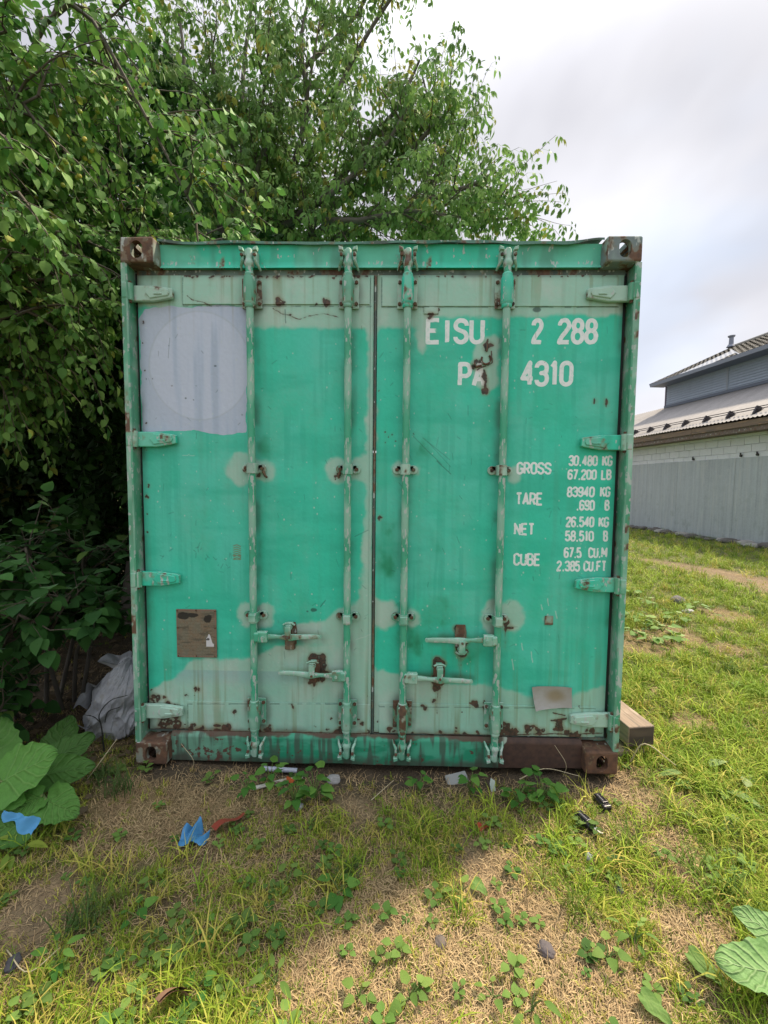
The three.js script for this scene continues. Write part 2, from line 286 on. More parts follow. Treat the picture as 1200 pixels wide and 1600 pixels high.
    line(g, 0.004, -0.935,2.351, -0.91,2.33, -0.854,2.315, -0.816,2.299); line(g, 0.004, -0.517,2.294, -0.47,2.263, -0.433,2.257, -0.383,2.239, -0.339,2.257, -0.267,2.267, -0.189,2.248); blob(-0.43,2.257, 0.007);
    line(g, 0.003, 0.215,2.303, 0.219,2.273, 0.241,2.261, 0.29,2.261, 0.296,2.297); blob(0.253,2.255, 0.012, 7); blob(0.296,2.285, 0.006);
    line(g, 0.009, 0.534,2.144, 0.526,2.092); blob(0.538,2.116, 0.016, 8); line(g, 0.006, 0.554,2.089, 0.558,2.037, 0.506,2.013, 0.482,2); blob(0.49,2.04, 0.013, 8); blob(0.475,2.019, 0.013, 6); line(g, 0.012, 0.519,2, 0.529,1.958, 0.524,1.921); blob(0.524,1.902, 0.016, 8); blob(0.516,1.97, 0.014, 5);
    ell(g, 1.057,1.853, 0.005, 0.016); ell(g, 1.116,1.847, 0.006, 0.022);
    blob(0.016,1.269, 0.011, 8); for (const [x, y] of [[0.041,1.698], [0.076,1.685], [0.092,1.657], [0.041,1.644], [0.054,1.673], [0.18,1.689]]) blob(x, y, 0.005, 3);
    blob(-0.294,0.522, 0.035, 14); blob(-0.278,0.454, 0.028, 9); blob(-0.328,0.416, 0.02, 6); drip(-0.318,0.402, 0.1, 0.006);
    blob(0.433,0.595, 0.03, 12); blob(0.462,0.636, 0.02, 6); blob(0.415,0.711, 0.018, 5); drip(0.437,0.568, 0.12, 0.008); drip(0.424,0.568, 0.07, 0.006);
    blob(0.324,0.516, 0.03, 10); blob(0.322,0.421, 0.032, 10); drip(0.319,0.397, 0.13, 0.012); drip(0.336,0.398, 0.09, 0.006);
    blob(-0.442,0.688, 0.02, 5); blob(-0.43,0.61, 0.02, 5); blob(0.66,0.738, 0.026, 8); drip(0.658,0.705, 0.1, 0.008); blob(-0.592,1.481, 0.014, 5); blob(-0.2,1.475, 0.014, 5); blob(0.611,2.381, 0.01, 3);
    blob(-0.929,0.367, 0.014, 7); blob(0.511,0.32, 0.016, 6); line(g, 0.007, 0.485,0.323, 0.535,0.303); line(g, 0.007, 0.908,0.283, 0.973,0.268); line(g, 0.011, 0.903,0.239, 0.981,0.251); blob(0.942,0.243, 0.014, 6); drip(0.942,0.243, 0.08, 0.008);
    for (let i = 0; i < 44; i++) { const x = -1.15 + rnd() * 2.3, y = 0.16 + Math.pow(rnd(), 2) * 0.19; blob(x, y, 0.004 + rnd() * 0.009, 3); if (rnd() < 0.4) drip(x, y, 0.03 + rnd() * 0.05, 0.006); }
    for (let i = 0; i < 14; i++) { const x = -1.15 + rnd() * 2.3; blob(x, 0.145 + rnd() * 0.03, 0.012 + rnd() * 0.016, 6); }
    for (let i = 0; i < 11; i++) { const x = 0.5 + rnd() * 0.68; blob(x, 0.16 + rnd() * 0.05, 0.012 + rnd() * 0.02, 6); }
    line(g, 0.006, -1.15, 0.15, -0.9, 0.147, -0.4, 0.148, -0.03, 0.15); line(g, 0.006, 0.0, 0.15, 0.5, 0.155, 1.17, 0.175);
    for (let i = 0; i < 20; i++) blob(-1.17 + rnd() * 0.02, 0.2 + rnd() * 2.2, 0.004 + rnd() * 0.006, 3);
    for (let i = 0; i < 60; i++) blob(-1.15 + rnd() * 2.3, 0.4 + rnd() * 1.8, 0.0015 + rnd() * 0.003, 2);
    for (let i = 0; i < 14; i++) blob(-1.17 + rnd() * 0.14, 0.16 + rnd() * 0.16, 0.01 + rnd() * 0.02, 5);
  }), 2);
  const rustHalo = (() => { const b = new Uint8Array(PN * PN); for (let k = 0; k < b.length; k++) b[k] = Math.min(255, rust[k] * 1.0); return blurred(b, 9); })();
  const scratch = blurred(maskCanvas((g) => {
    const S = (w, ...q) => line(g, w, ...q);
    S(0.0022, 0.177,1.68, 0.251,1.605, 0.322,1.539); S(0.003, 0.296,1.558, 0.367,1.492); S(0.002, 0.225,1.671, 0.359,1.565); S(0.0016, 0.25,1.652, 0.366,1.527);
    for (const [x, y] of [[-0.878,1.089], [-0.781,1.031]]) for (let i = 0; i < 9; i++) { const a = x + (rnd() - 0.5) * 0.09, b = y + (rnd() - 0.5) * 0.07; S(0.002, a, b, a + (rnd() - 0.5) * 0.03, b + (rnd() - 0.3) * 0.05); }
    for (let i = 0; i < 150; i++) { const x = -1.15 + rnd() * 2.3, y = 0.5 + rnd() * 1.7, a = rnd() * 6; S(0.001 + rnd() * 0.0012, x, y, x + Math.cos(a) * 0.03 * rnd(), y + Math.sin(a) * 0.05 * rnd()); }
    ell(g, -0.317,0.796, 0.016, 0.01); S(0.004, -0.284,0.813, -0.258,0.847); ell(g, -0.35,0.789, 0.006, 0.004); S(0.004, -0.455,2.285, -0.452,2.221); S(0.0025, -0.109,1.177, -0.042,1.21);
    ell(g, -0.802,2.014, 0.007, 0.004); ell(g, -0.953,1.858, 0.005, 0.004); for (const [x, y] of [[-1.149,1.951], [-1.117,1.951], [-0.672,1.778], [-0.914,1.849], [-1.03,2.112]]) ell(g, x, y, 0.003, 0.003);
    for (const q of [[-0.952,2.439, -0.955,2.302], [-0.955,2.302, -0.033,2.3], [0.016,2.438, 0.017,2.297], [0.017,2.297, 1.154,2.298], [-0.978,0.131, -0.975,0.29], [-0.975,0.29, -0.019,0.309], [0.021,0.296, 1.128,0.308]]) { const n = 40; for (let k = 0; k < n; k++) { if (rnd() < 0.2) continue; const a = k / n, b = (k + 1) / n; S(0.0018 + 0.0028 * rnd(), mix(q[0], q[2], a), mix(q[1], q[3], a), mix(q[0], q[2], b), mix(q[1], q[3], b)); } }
    S(0.002, -1.026,2.149, -1.035,2.051); ell(g, 0.764,2.286, 0.02, 0.012);
  }), 1);
  const scuff = blurred(maskCanvas((g) => {
    const S = (w, ...q) => line(g, w, ...q);
    for (let i = 0; i < 320; i++) { const x = -1.15 + rnd() * 2.3, y = 0.45 + rnd() * 1.75; ell(g, x, y, 0.001 + rnd() * 0.0025, 0.001 + rnd() * 0.004); }
    for (const [x, y] of [[0.743,0.64], [0.697,0.556], [0.834,0.84], [0.865,0.873], [0.908,0.808], [0.793,0.598]]) S(0.004, x, y, x + 0.008, y - 0.04 * rnd() - 0.02);
    for (let i = 0; i < 5; i++) S(0.002, -0.975 + i * 0.012, 1.574, -0.975 + i * 0.012 + 0.012, 1.574 + 0.01 * rnd());
    S(0.003, -0.103,0.643, -0.022,0.678); S(0.003, -0.013,1.65, -0.012,1.619);
  }), 1);
  const deep = blurred(maskCanvas((g) => {
    ell(g, 0.329,0.8, 0.07, 0.075); ell(g, 0.264,0.755, 0.035, 0.06); ell(g, 0.072,1.075, 0.05, 0.13); ell(g, 0.058,1.221, 0.04, 0.06); line(g, 0.022, 0.257,1.207, 0.284,1.143, 0.302,1.045); line(g, 0.012, 0.215,1.239, 0.2,1.142); ell(g, 0.485,0.586, 0.06, 0.05); ell(g, -0.571,1.615, 0.025, 0.05); ell(g, 0.21,1.62, 0.03, 0.05);
    ell(g, 0.175,0.647, 0.06, 0.08);
  }), 22);
  const brown = blurred(maskCanvas((g) => { for (let i = 0; i < 7; i++) { const y = 1.121 - i * 0.011; line(g, 0.0045, -0.724, y, -0.707, y + 0.006, -0.688, y - 0.003); } line(g, 0.004, -0.728,1.072, -0.688,1.072, -0.692,1.052, -0.725,1.052); }), 1);
  const wear = blurred(maskCanvas((g) => { ell(g, 0.294,2.186, 0.015, 0.02); ell(g, 0.871,1.503, 0.012, 0.012); ell(g, 0.279,2.213, 0.02, 0.015); for (let i = 0; i < 60; i++) ell(g, 0.65 + rnd() * 0.5, 1.0 + rnd() * 0.62, 0.002 + rnd() * 0.004, 0.002 + rnd() * 0.003); }), 1);
  const grimeShade = blurred(maskCanvas((g) => { // dirt plus occlusion shading painted in beside the rods, the edges and the fittings
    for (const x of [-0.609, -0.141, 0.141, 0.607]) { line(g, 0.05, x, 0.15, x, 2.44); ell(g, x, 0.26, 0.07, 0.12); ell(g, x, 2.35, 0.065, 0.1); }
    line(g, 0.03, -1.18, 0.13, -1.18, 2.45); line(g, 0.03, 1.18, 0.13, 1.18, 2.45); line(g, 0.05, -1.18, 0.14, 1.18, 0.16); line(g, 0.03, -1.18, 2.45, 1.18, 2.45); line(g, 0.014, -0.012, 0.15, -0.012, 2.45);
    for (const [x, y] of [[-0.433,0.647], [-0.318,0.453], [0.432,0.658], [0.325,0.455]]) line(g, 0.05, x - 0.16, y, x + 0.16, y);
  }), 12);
  const at = (m, i, j) => m[clamp(j | 0, 0, PN - 1) * PN + clamp(i | 0, 0, PN - 1)] / 255;
  const height = new Uint8Array(PN * PN * 4);
  const map = tex(PN, PN, (u, v, i, jj) => {
    const j = PN - 1 - jj, x = u * PW, y = v * PH;       // rows of the masks run downwards
    const w1 = fbm(x * 22, y * 22, 3, 3) - 0.5, w2 = fbm(x * 22, y * 22, 8, 3) - 0.5, f1 = fbm(x * 90, y * 90, 4, 2);
    const big = fbm(x * 2.2, y * 2.2, 12, 4), mid = fbm(x * 9, y * 6, 14, 4), stre = fbm(x * 26, y * 1.6, 15, 3);
    let c = GREEN; c = mixc(c, [0.085, 0.55, 0.42], sstep(0.35, 0.7, big) * 0.8); c = mixc(c, [0.03, 0.48, 0.31], sstep(0.45, 0.75, mid) * 0.5); c = mixc(c, [0.10, 0.54, 0.41], 0.45 * sstep(0.48, 0.75, fbm(x * 9 + 3, y * 0.8, 92, 3))); c = mixc(c, [0.2, 0.5, 0.39], 0.2 * sstep(0.5, 0.72, fbm(x * 4 + 9, y * 3 + 2, 97, 5)) * (0.4 + f1)); c = mixc(c, [0.02, 0.36, 0.24], 0.3 * sstep(0.56, 0.74, fbm(x * 34, y * 1.3, 98, 3)) * sstep(0.4, 0.6, big)); c = mixc(c, [0.025, 0.43, 0.29], 0.5 * sstep(0.5, 0.78, fbm(x * 3, y * 11, 93, 4)));
    c = mixc(c, DEEP, at(deep, i + w1 * 50, j + w2 * 50) * (0.35 + 0.6 * sstep(0.4, 0.6, mid)));
    const p = sstep(0.2, 0.8, at(pale, i + w1 * 30, j + w2 * 30) + 0.25 * (mid - 0.5)) * (0.86 + 0.14 * f1);
    let pc = mixc(PALE, [0.44, 0.56, 0.48], sstep(0.4, 0.7, mid)); pc = mixc(pc, [0.25, 0.5, 0.4], sstep(0.45, 0.72, big) * 0.55);
    if (y < 0.35 && x > 0.15) pc = mixc(pc, [0.25, 0.36, 0.42], 0.4 * sstep(0.95, 0.7, x) * sstep(0.25, 0.33, y));
    c = mixc(c, pc, p * 0.93);
    const wh = sstep(0.35, 0.65, at(white, i + w1 * 16, j + w2 * 16));
    if (wh > 0) { const d = at(disc, i, j); let wc = mixc([0.45, 0.50, 0.62], [0.55, 0.59, 0.71], d * 0.5); wc = mixc(wc, [0.38, 0.46, 0.61], sstep(0.4, 0.7, stre) * 0.6); wc = mixc(wc, [0.36, 0.40, 0.43], 4 * d * (1 - d) * 0.35); c = mixc(c, wc, wh * 0.96); }
    c = mixc(c, [c[0] * 0.82, c[1] * 0.85, c[2] * 0.85], f1 * 0.3); c = mixc(c, [c[0] * 0.75 + 0.02, c[1] * 0.78, c[2] * 0.75], sstep(0.5, 0.8, stre) * 0.4);
    const inkA = sstep(0.3, 0.6, at(ink, i + w1 * 2.5, j + w2 * 2.5)) * (1 - 0.9 * at(wear, i, j)) * (0.84 + 0.16 * sstep(0.25, 0.5, f1));
    c = mixc(c, [0.74, 0.78, 0.77], inkA);
    c = mixc(c, [0.5, 0.58, 0.54], at(scuff, i + w1 * 6, j + w2 * 6) * 0.7);
    const gr = at(grimeShade, i + w1 * 12, j + w2 * 12); c = mixc(c, DIRT_SHADE, gr * (0.2 + 0.55 * sstep(0.4, 0.7, mid)) * 0.85);  // dirt and painted edge shading darken the door colour together
    const r0 = at(rust, i + w1 * 9, j + w2 * 9), r = sstep(0.28, 0.78, r0 * (0.45 + 1.15 * f1)), halo = sstep(0.0, 0.4, at(rustHalo, i + w1 * 20, j + w2 * 12));
    c = mixc(c, [0.20, 0.15, 0.075], halo * (0.35 + 0.5 * mid) * 0.8); c = mixc(c, [c[0] * 0.6 + 0.05, c[1] * 0.62 + 0.02, c[2] * 0.55], 0.8 * sstep(0.55, 0.8, fbm(x * 48, y * 2.2, 91, 3)) * (y > 2.0 ? sstep(1.9, 2.4, y) : sstep(0.6, 0.2, y))); c = mixc(c, mixc(RUSTD, RUST, sstep(0.3, 0.7, f1)), r * 0.95);
    const edge = sstep(0.05, 0.0, y) * sstep(0.45, 0.65, mid + 0.25); c = mixc(c, RUST, edge * 0.85);
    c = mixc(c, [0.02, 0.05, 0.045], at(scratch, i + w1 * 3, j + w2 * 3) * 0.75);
    c = mixc(c, [0.2, 0.09, 0.02], at(brown, i, j) * 0.8);
    const h = 128 + 50 * (fbm(x * 60, y * 60, 33, 2) - 0.5) + 26 * p - 70 * r * f1 + 14 * wh + 18 * inkA - 40 * at(scratch, i, j) + 150 * (big - 0.5) + 60 * (fbm(x * 5, y * 4, 95, 2) - 0.5);
    const o = (jj * PN + i) * 4; height[o] = height[o + 1] = height[o + 2] = clamp(h, 0, 255); height[o + 3] = 255;
    return c;
  }, { clamp: true });
  const bump = new THREE.DataTexture(height, PN, PN); bump.magFilter = bump.minFilter = THREE.LinearFilter; bump.needsUpdate = true;
  return { map, bump };
})();
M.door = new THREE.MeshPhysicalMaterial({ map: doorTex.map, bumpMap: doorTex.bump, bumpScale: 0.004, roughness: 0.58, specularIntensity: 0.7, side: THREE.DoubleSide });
function doorUV(g) { const r = boxUV(g), p = r.attributes.position, n = r.attributes.normal, uv = r.attributes.uv; for (let i = 0; i < p.count; i++) { uv.setXY(i, (p.getX(i) - PX0) / PW, (p.getY(i) - PY0) / PH); } return r; }

const box40 = thing('shipping_container', 'weathered green steel shipping container with white lettering on its closed double doors', 'shipping container');
const ZD = -0.07, LEN = 12.19;
// corner castings: hollow steel blocks with oval holes in front, side and top
{
  const ev = new Evaluator(); ev.attributes = ['position', 'normal'];
  const cast = (sx, top) => {
    const w = 0.162, h = 0.118, d = 0.178;
    const outer = new Brush(flat(new RoundedBoxGeometry(w, h, d, 3, 0.012))); outer.geometry.deleteAttribute('uv'); outer.updateMatrixWorld();
    const cav = new Brush(new THREE.BoxGeometry(w - 0.056, h - 0.05, d - 0.056)); cav.geometry.deleteAttribute('uv'); cav.updateMatrixWorld();
    const oval = (a, b) => { const s = new THREE.Shape(); const r = b / 2, L = a / 2 - r; s.absarc(L, 0, r, -Math.PI / 2, Math.PI / 2); s.absarc(-L, 0, r, Math.PI / 2, Math.PI * 1.5); const g = new THREE.ExtrudeGeometry(s, { depth: 0.09, bevelEnabled: false, curveSegments: 12 }); g.deleteAttribute('uv'); g.translate(0, 0, -0.045); return g; };
    let b = ev.evaluate(outer, cav, SUBTRACTION);
    const f = oval(0.08, 0.056); f.rotateZ(Math.PI / 2); f.translate(0, 0, d / 2); b = ev.evaluate(b, new Brush(f), SUBTRACTION);
    const s = oval(0.08, 0.05); s.rotateY(Math.PI / 2); s.translate(sx * w / 2, 0, 0); b = ev.evaluate(b, new Brush(s), SUBTRACTION);
    const t = oval(0.12, 0.064); t.rotateZ(Math.PI / 2); t.rotateX(Math.PI / 2); t.translate(0, top * h / 2, 0); b = ev.evaluate(b, new Brush(t), SUBTRACTION);
    return b.geometry;
  };
  for (const [sx, y, z, mat, lab] of [[-1, 2.532, -0.089, M.casting, 'rusty brown casting with flaking paint'], [1, 2.532, -0.089, M.castingR, 'grey green casting with worn paint'], [-1, 0.059, -0.089, M.casting, 'rusty casting with red paint on its side'], [1, 0.059, -0.089, M.rusty, 'dark rusted casting'], [-1, 2.532, -LEN + 0.089, M.rusty], [1, 2.532, -LEN + 0.089, M.rusty], [-1, 0.059, -LEN + 0.089, M.rusty], [1, 0.059, -LEN + 0.089, M.rusty]]) {
    const g = cast(sx, y > 1 ? 1 : -1); g.translate(sx * 1.138, y, z); tag(mesh('corner_casting', g, mat, box40), lab);
  }
}
const redPaint = painted([0.13, 0.02, 0.022], { seed: 44, pale: 0.1, chip: 0.05, rust: 0.4, dirt: 0.3, deep: 0 });
{ // the patch of red paint on the bottom left casting
  const g = heightGrid(6, 6, (u, v) => { const y = 0.016 + v * 0.086 + 0.008 * (vnoise(u * 4, v * 3, 4) - 0.5), z = -0.02 - u * 0.1 + 0.01 * (vnoise(u * 5, v * 4, 9) - 0.5); return [-1.0545, y, z]; });
  mesh('paint_patch', g, redPaint, box40);
}
// corner posts (plan: flange, inner cheek, recess)
for (const s of [-1, 1]) {
  const pts = [[1.219, -0.006], [1.198, -0.006], [1.193, -0.012], [1.2, -0.05], [1.201, -0.1], [1.14, -0.096], [1.14, -0.13], [1.219, -0.13]];
  const sh = new THREE.Shape(pts.map(([x, z]) => new THREE.Vector2(s * x, z)));
  const g = new THREE.ExtrudeGeometry(sh, { depth: 2.357, bevelEnabled: true, bevelSize: 0.002, bevelThickness: 0.001, bevelOffset: -0.002, bevelSegments: 1 });
  g.rotateX(Math.PI / 2); g.translate(0, 2.474, 0);
  const p = g.attributes.position;
  for (let i = 0; i < p.count; i++) { p.setX(i, p.getX(i) + 0.004 * (vnoise(p.getY(i) * 3, s * 5, 8) - 0.5)); p.setZ(i, p.getZ(i) - 0); }
  if (p.getZ(0) > 0.5) throw new Error('post');
  g.computeVertexNormals();
  mesh('corner_post', g, M.post, box40);
  mesh('door_seal', box(s < 0 ? 0.016 : 0.03, 2.33, 0.015, s < 0 ? -1.1915 : 1.184, 1.3, -0.096, 0.003), M.seal, box40);
}
// header and sill
const header = mesh('header_beam', [heightGrid(60, 6, (u, v) => { const x = -1.0575 + u * 2.115, y = 2.474 + v * 0.108; const k = v < 0.1 ? 0.012 : 0; return [x, y, ZD + 0.004 + k + 0.004 * (vnoise(x * 3, v * 2, 5) - 0.5) + 0.01 * Math.pow(v, 3)]; }), box(2.115, 0.1, 0.05, 0, 2.526, -0.105, 0.003)], M.frame, box40);
mesh('roof_lip', [heightGrid(80, 3, (u, v) => { const x = -1.06 + u * 2.12; const n = 0.010 * (fbm(x * 4, 2, 6, 3) - 0.5); const end = 0.012 * sstep(0.93, 1.05, Math.abs(x)); return [x, 2.589 + n + end + 0.004 * Math.sin(v * 3), ZD + 0.03 * (1 - v) - 0.08 * v + 0.008 * (vnoise(x * 6, 1, 3) - 0.5)]; }), heightGrid(80, 1, (u, v) => { const x = -1.06 + u * 2.12; const n = 0.010 * (fbm(x * 4, 2, 6, 3) - 0.5); const end = 0.012 * sstep(0.93, 1.05, Math.abs(x)); return [x, 2.589 + n + end - v * (0.008 + 0.008 * vnoise(x * 9, 4, 8)), ZD + 0.03 + 0.008 * (vnoise(x * 6, 1, 3) - 0.5)]; })], painted([0.03, 0.14, 0.1], { seed: 63, pale: 0.2, chip: 0.0, rust: 0.15, dirt: 0.7, deep: 0.2 }), header);
{
  // sill: its own painted texture, rust has eaten the right third
  const sillMap = tex(1024, 96, (u, v) => {
    const x = -1.06 + u * 2.12, n = fbm(x * 12, v * 4, 61, 4), n2 = fbm(x * 60, v * 9, 63, 3), st = fbm(x * 40, v * 0.8, 66, 3);
    let c = mixc([0.05, 0.32, 0.2], [0.012, 0.24, 0.13], sstep(0.4, 0.6, n)); c = mixc(c, [0.2, 0.34, 0.26], sstep(-0.5, -0.95, x) * 0.6); c = mixc(c, [0.05, 0.06, 0.045], 0.75 * sstep(0.45, 0.7, st));
    c = mixc(c, DIRT_SHADE, 0.8 * sstep(0.28, 0.02, v + (n - 0.5) * 0.4)); c = mixc(c, RUST, 0.9 * sstep(0.86, 0.95, v + (n - 0.5) * 0.35));
    c = mixc(c, RUST, sstep(0.66, 0.72, n2 * 0.5 + n * 0.5 + (x < -0.75 ? 0.1 * sstep(0.7, 0.2, v) : 0)));
    const e = x - 0.635 - 0.05 * sstep(0.3, 1, v) + 0.05 * (n - 0.5); c = mixc(c, [0.34, 0.42, 0.34], sstep(-0.03, -0.012, e) * sstep(0.05, 0.3, v) * 0.8); c = mixc(c, mixc(RUSTD, RUST, n2), sstep(-0.002, 0.004, e)); return c;
  }, { clamp: true });
  M.sill = std({ map: sillMap, roughness: 0.75 });
  const g = heightGrid(90, 10, (u, v) => { const x = -1.0575 + u * 2.115, y = 0.0 + v * 0.146 - 0.01 * sstep(0.2, 0, v) * vnoise(x * 5, 0, 4); const z = v > 0.93 ? ZD + 0.005 : ZD + 0.02 + 0.004 * (vnoise(x * 4, v * 3, 5) - 0.5); return [x, y, z, u, v]; });
  const back = flat(box(2.115, 0.14, 0.06, 0, 0.072, -0.105, 0.003)); const uv = back.attributes.uv, bp = back.attributes.position; for (let i = 0; i < uv.count; i++) uv.setXY(i, (bp.getX(i) + 1.06) / 2.12, bp.getY(i) / 0.146);
  mesh('sill_beam', [g, back], M.sill, box40, true);
}
mesh('door_gasket', box(2.37, 0.03, 0.02, 0, 2.462, -0.088, 0.002), M.gasket, box40); mesh('door_gasket', box(2.37, 0.014, 0.02, 0, 0.139, -0.088, 0.002), M.gasket, box40);
// doors
function doorPanel(x0, x1, tilt) {
  const nx = 40, ny = 70, y0 = 0.148, y1 = 2.448;
  const g = heightGrid(nx, ny, (u, v) => { const x = mix(x0, x1, u), y = mix(y0 + tilt, y1, v); const e = Math.min(u, 1 - u, v, 1 - v); return [x, y, ZD + 0.006 * (fbm(x * 1.7, y * 1.7, 4, 3) - 0.5) * sstep(0, 0.1, e) - 0.004 * sstep(0.012, 0, e)]; });
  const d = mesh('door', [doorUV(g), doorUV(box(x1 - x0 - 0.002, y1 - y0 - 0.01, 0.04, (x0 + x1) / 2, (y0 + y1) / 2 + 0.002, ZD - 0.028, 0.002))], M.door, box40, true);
  return d;
}
const doorL = doorPanel(-1.181, -0.021, 0), doorR = doorPanel(-0.004, 1.177, 0.006);
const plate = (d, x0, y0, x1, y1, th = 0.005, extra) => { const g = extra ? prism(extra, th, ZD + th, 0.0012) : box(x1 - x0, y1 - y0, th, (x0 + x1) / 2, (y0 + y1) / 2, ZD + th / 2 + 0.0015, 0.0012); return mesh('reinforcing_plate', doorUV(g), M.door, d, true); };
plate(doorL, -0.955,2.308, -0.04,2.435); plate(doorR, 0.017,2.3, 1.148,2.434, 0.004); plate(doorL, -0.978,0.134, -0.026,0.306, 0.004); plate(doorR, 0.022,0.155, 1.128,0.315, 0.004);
plate(doorR, 0.222,2.264, 0.293,2.297, 0.004);
mesh('door_seal', [box(0.011, 2.3, 0.012, -0.0125, 1.298, -0.078, 0.002)], M.gasket, doorL); 
mesh('edge_strip', doorUV(box(0.012, 2.29, 0.007, -0.03, 1.298, ZD + 0.001, 0.002)), M.door, doorL, true);
{ // data plate: brown corroded steel sheet with a torn white sticker
  const m = tex(256, 300, (u, v) => {
    const n = fbm(u * 9, v * 9, 5, 4), f = fbm(u * 60, v * 60, 6, 2), ln = Math.abs(((v * 16) % 1) - 0.5) < 0.16 && u > 0.08 && u < 0.93 && v < 0.8 && vnoise(u * 50, Math.floor(v * 16) * 3.7, 3) > 0.45;
    let c = mixc([0.15, 0.135, 0.09], [0.19, 0.125, 0.07], sstep(0.4, 0.65, n)); c = mixc(c, [0.2, 0.2, 0.165], f * 0.7); c = mixc(c, [0.09, 0.08, 0.06], 0.7 * sstep(0.55, 0.7, fbm(u * 4, v * 26, 77, 4))); if (ln) c = mixc(c, [0.26, 0.23, 0.16], 0.45);
    const b1 = Math.hypot((u - 0.17) / 0.15, (v - 0.86) / 0.08) + 0.6 * (n - 0.5), b2 = Math.hypot((u - 0.42) / 0.16, (v - 0.88) / 0.05) + 0.6 * (n - 0.5), b3 = Math.hypot((u - 0.8) / 0.13, (v - 0.8) / 0.1) + 1.2 * (n - 0.5); c = mixc(c, [0.015, 0.015, 0.014], sstep(1.05, 0.85, Math.min(b1, b2, b3 + 0.15)) * 0.9);
    if (u > 0.74 && u < 0.93 && v > 0.23 && v < 0.46 + 0.05 * Math.sin(u * 40) - Math.max(0, u - 0.8) * 1.1) c = mixc([0.62, 0.63, 0.66], [0.05, 0.05, 0.05], (n > 0.52 && v > 0.36) ? 0.9 : 0);
    const e = Math.min(u, 1 - u, v, 1 - v); c = mixc(c, [0.28, 0.14, 0.11], sstep(0.05, 0.0, e) * 0.6); return c;
  }, { clamp: true });
  const [x0, y1] = [-1.023,0.792], [x1, y0] = [-0.816,0.54];
  const g = flat(box(x1 - x0, y1 - y0, 0.003, (x0 + x1) / 2, (y0 + y1) / 2, ZD + 0.0055, 0.001)); const p = g.attributes.position; for (let i = 0; i < p.count; i++) g.attributes.uv.setXY(i, (p.getX(i) - x0) / (x1 - x0), (p.getY(i) - y0) / (y1 - y0));
  tag(mesh('data_plate', g, std({ map: m, roughness: 0.55, metalness: 0.25 }), doorL, true), 'brown corroded plate with a torn white sticker');
  for (const [u, v] of [[0.03, 0.97], [0.5, 0.98], [0.97, 0.97], [0.03, 0.62], [0.97, 0.62], [0.5, 0.03], [0.04, 0.03], [0.96, 0.03]]) mesh('rivet', cyl(0.0045, 0.0055, 0.004, mix(x0, x1, u), mix(y0, y1, v), ZD + 0.009, 8, 'z'), M.bolt, doorL);
  // small bare square and the bent grey plate on the right door
  const [a0, b0] = [0.796,0.308], [a1, b1] = [0.997,0.42];
  const bent = heightGrid(14, 8, (u, v) => [mix(a0 + 0.014 * (1 - v), a1, u), mix(b0 + 0.012 * u, b1, v), ZD + 0.006 + 0.028 * Math.pow(1 - v, 2) * (1 - 0.6 * u) + 0.012 * Math.pow(Math.abs(u - 0.5) * 2, 3), u, v]);
  const bm = tex(160, 80, (u, v) => { const n = fbm(u * 6, v * 6, 51, 4); let c = mixc([0.30, 0.29, 0.26], [0.36, 0.36, 0.36], n); c = mixc(c, [0.24, 0.19, 0.11], sstep(0.45, 0.1, Math.hypot((u - 0.6) * 1.2, v - 0.55)) * 0.8); return c; }, { clamp: true });
  tag(mesh('loose_plate', bent, std({ map: bm, roughness: 0.5, metalness: 0.35 }), doorR, true), 'grey metal plate bent away at its lower edge');
  const sq = box(0.042, 0.046, 0.002, 0.875,0.762, ZD + 0.0035, 0.0006); mesh('bare_patch', sq, painted([0.2, 0.3, 0.24], { seed: 71, pale: 0.3, chip: 0, rust: 0.2, dirt: 0.5, deep: 0 }), doorR);
}
{ // torn metal tab by the letters
  const [x, y] = [0.527,2.049];
  const g = new THREE.TorusGeometry(0.022, 0.005, 6, 16, 4.6); g.scale(1, 1.05, 1); g.rotateZ(2.6); g.translate(x, y, ZD + 0.005); mesh('torn_tab', [g, sweep([V(x - 0.022, y - 0.03, ZD + 0.006), V(x - 0.05, y - 0.036, ZD + 0.008), V(x - 0.06, y - 0.016, ZD + 0.01)], 0.006, 6), sweep([V(x + 0.004, y + 0.07, ZD + 0.006), V(x, y + 0.035, ZD + 0.012)], [0.008, 0.004], 6)], M.bolt, doorR);
}
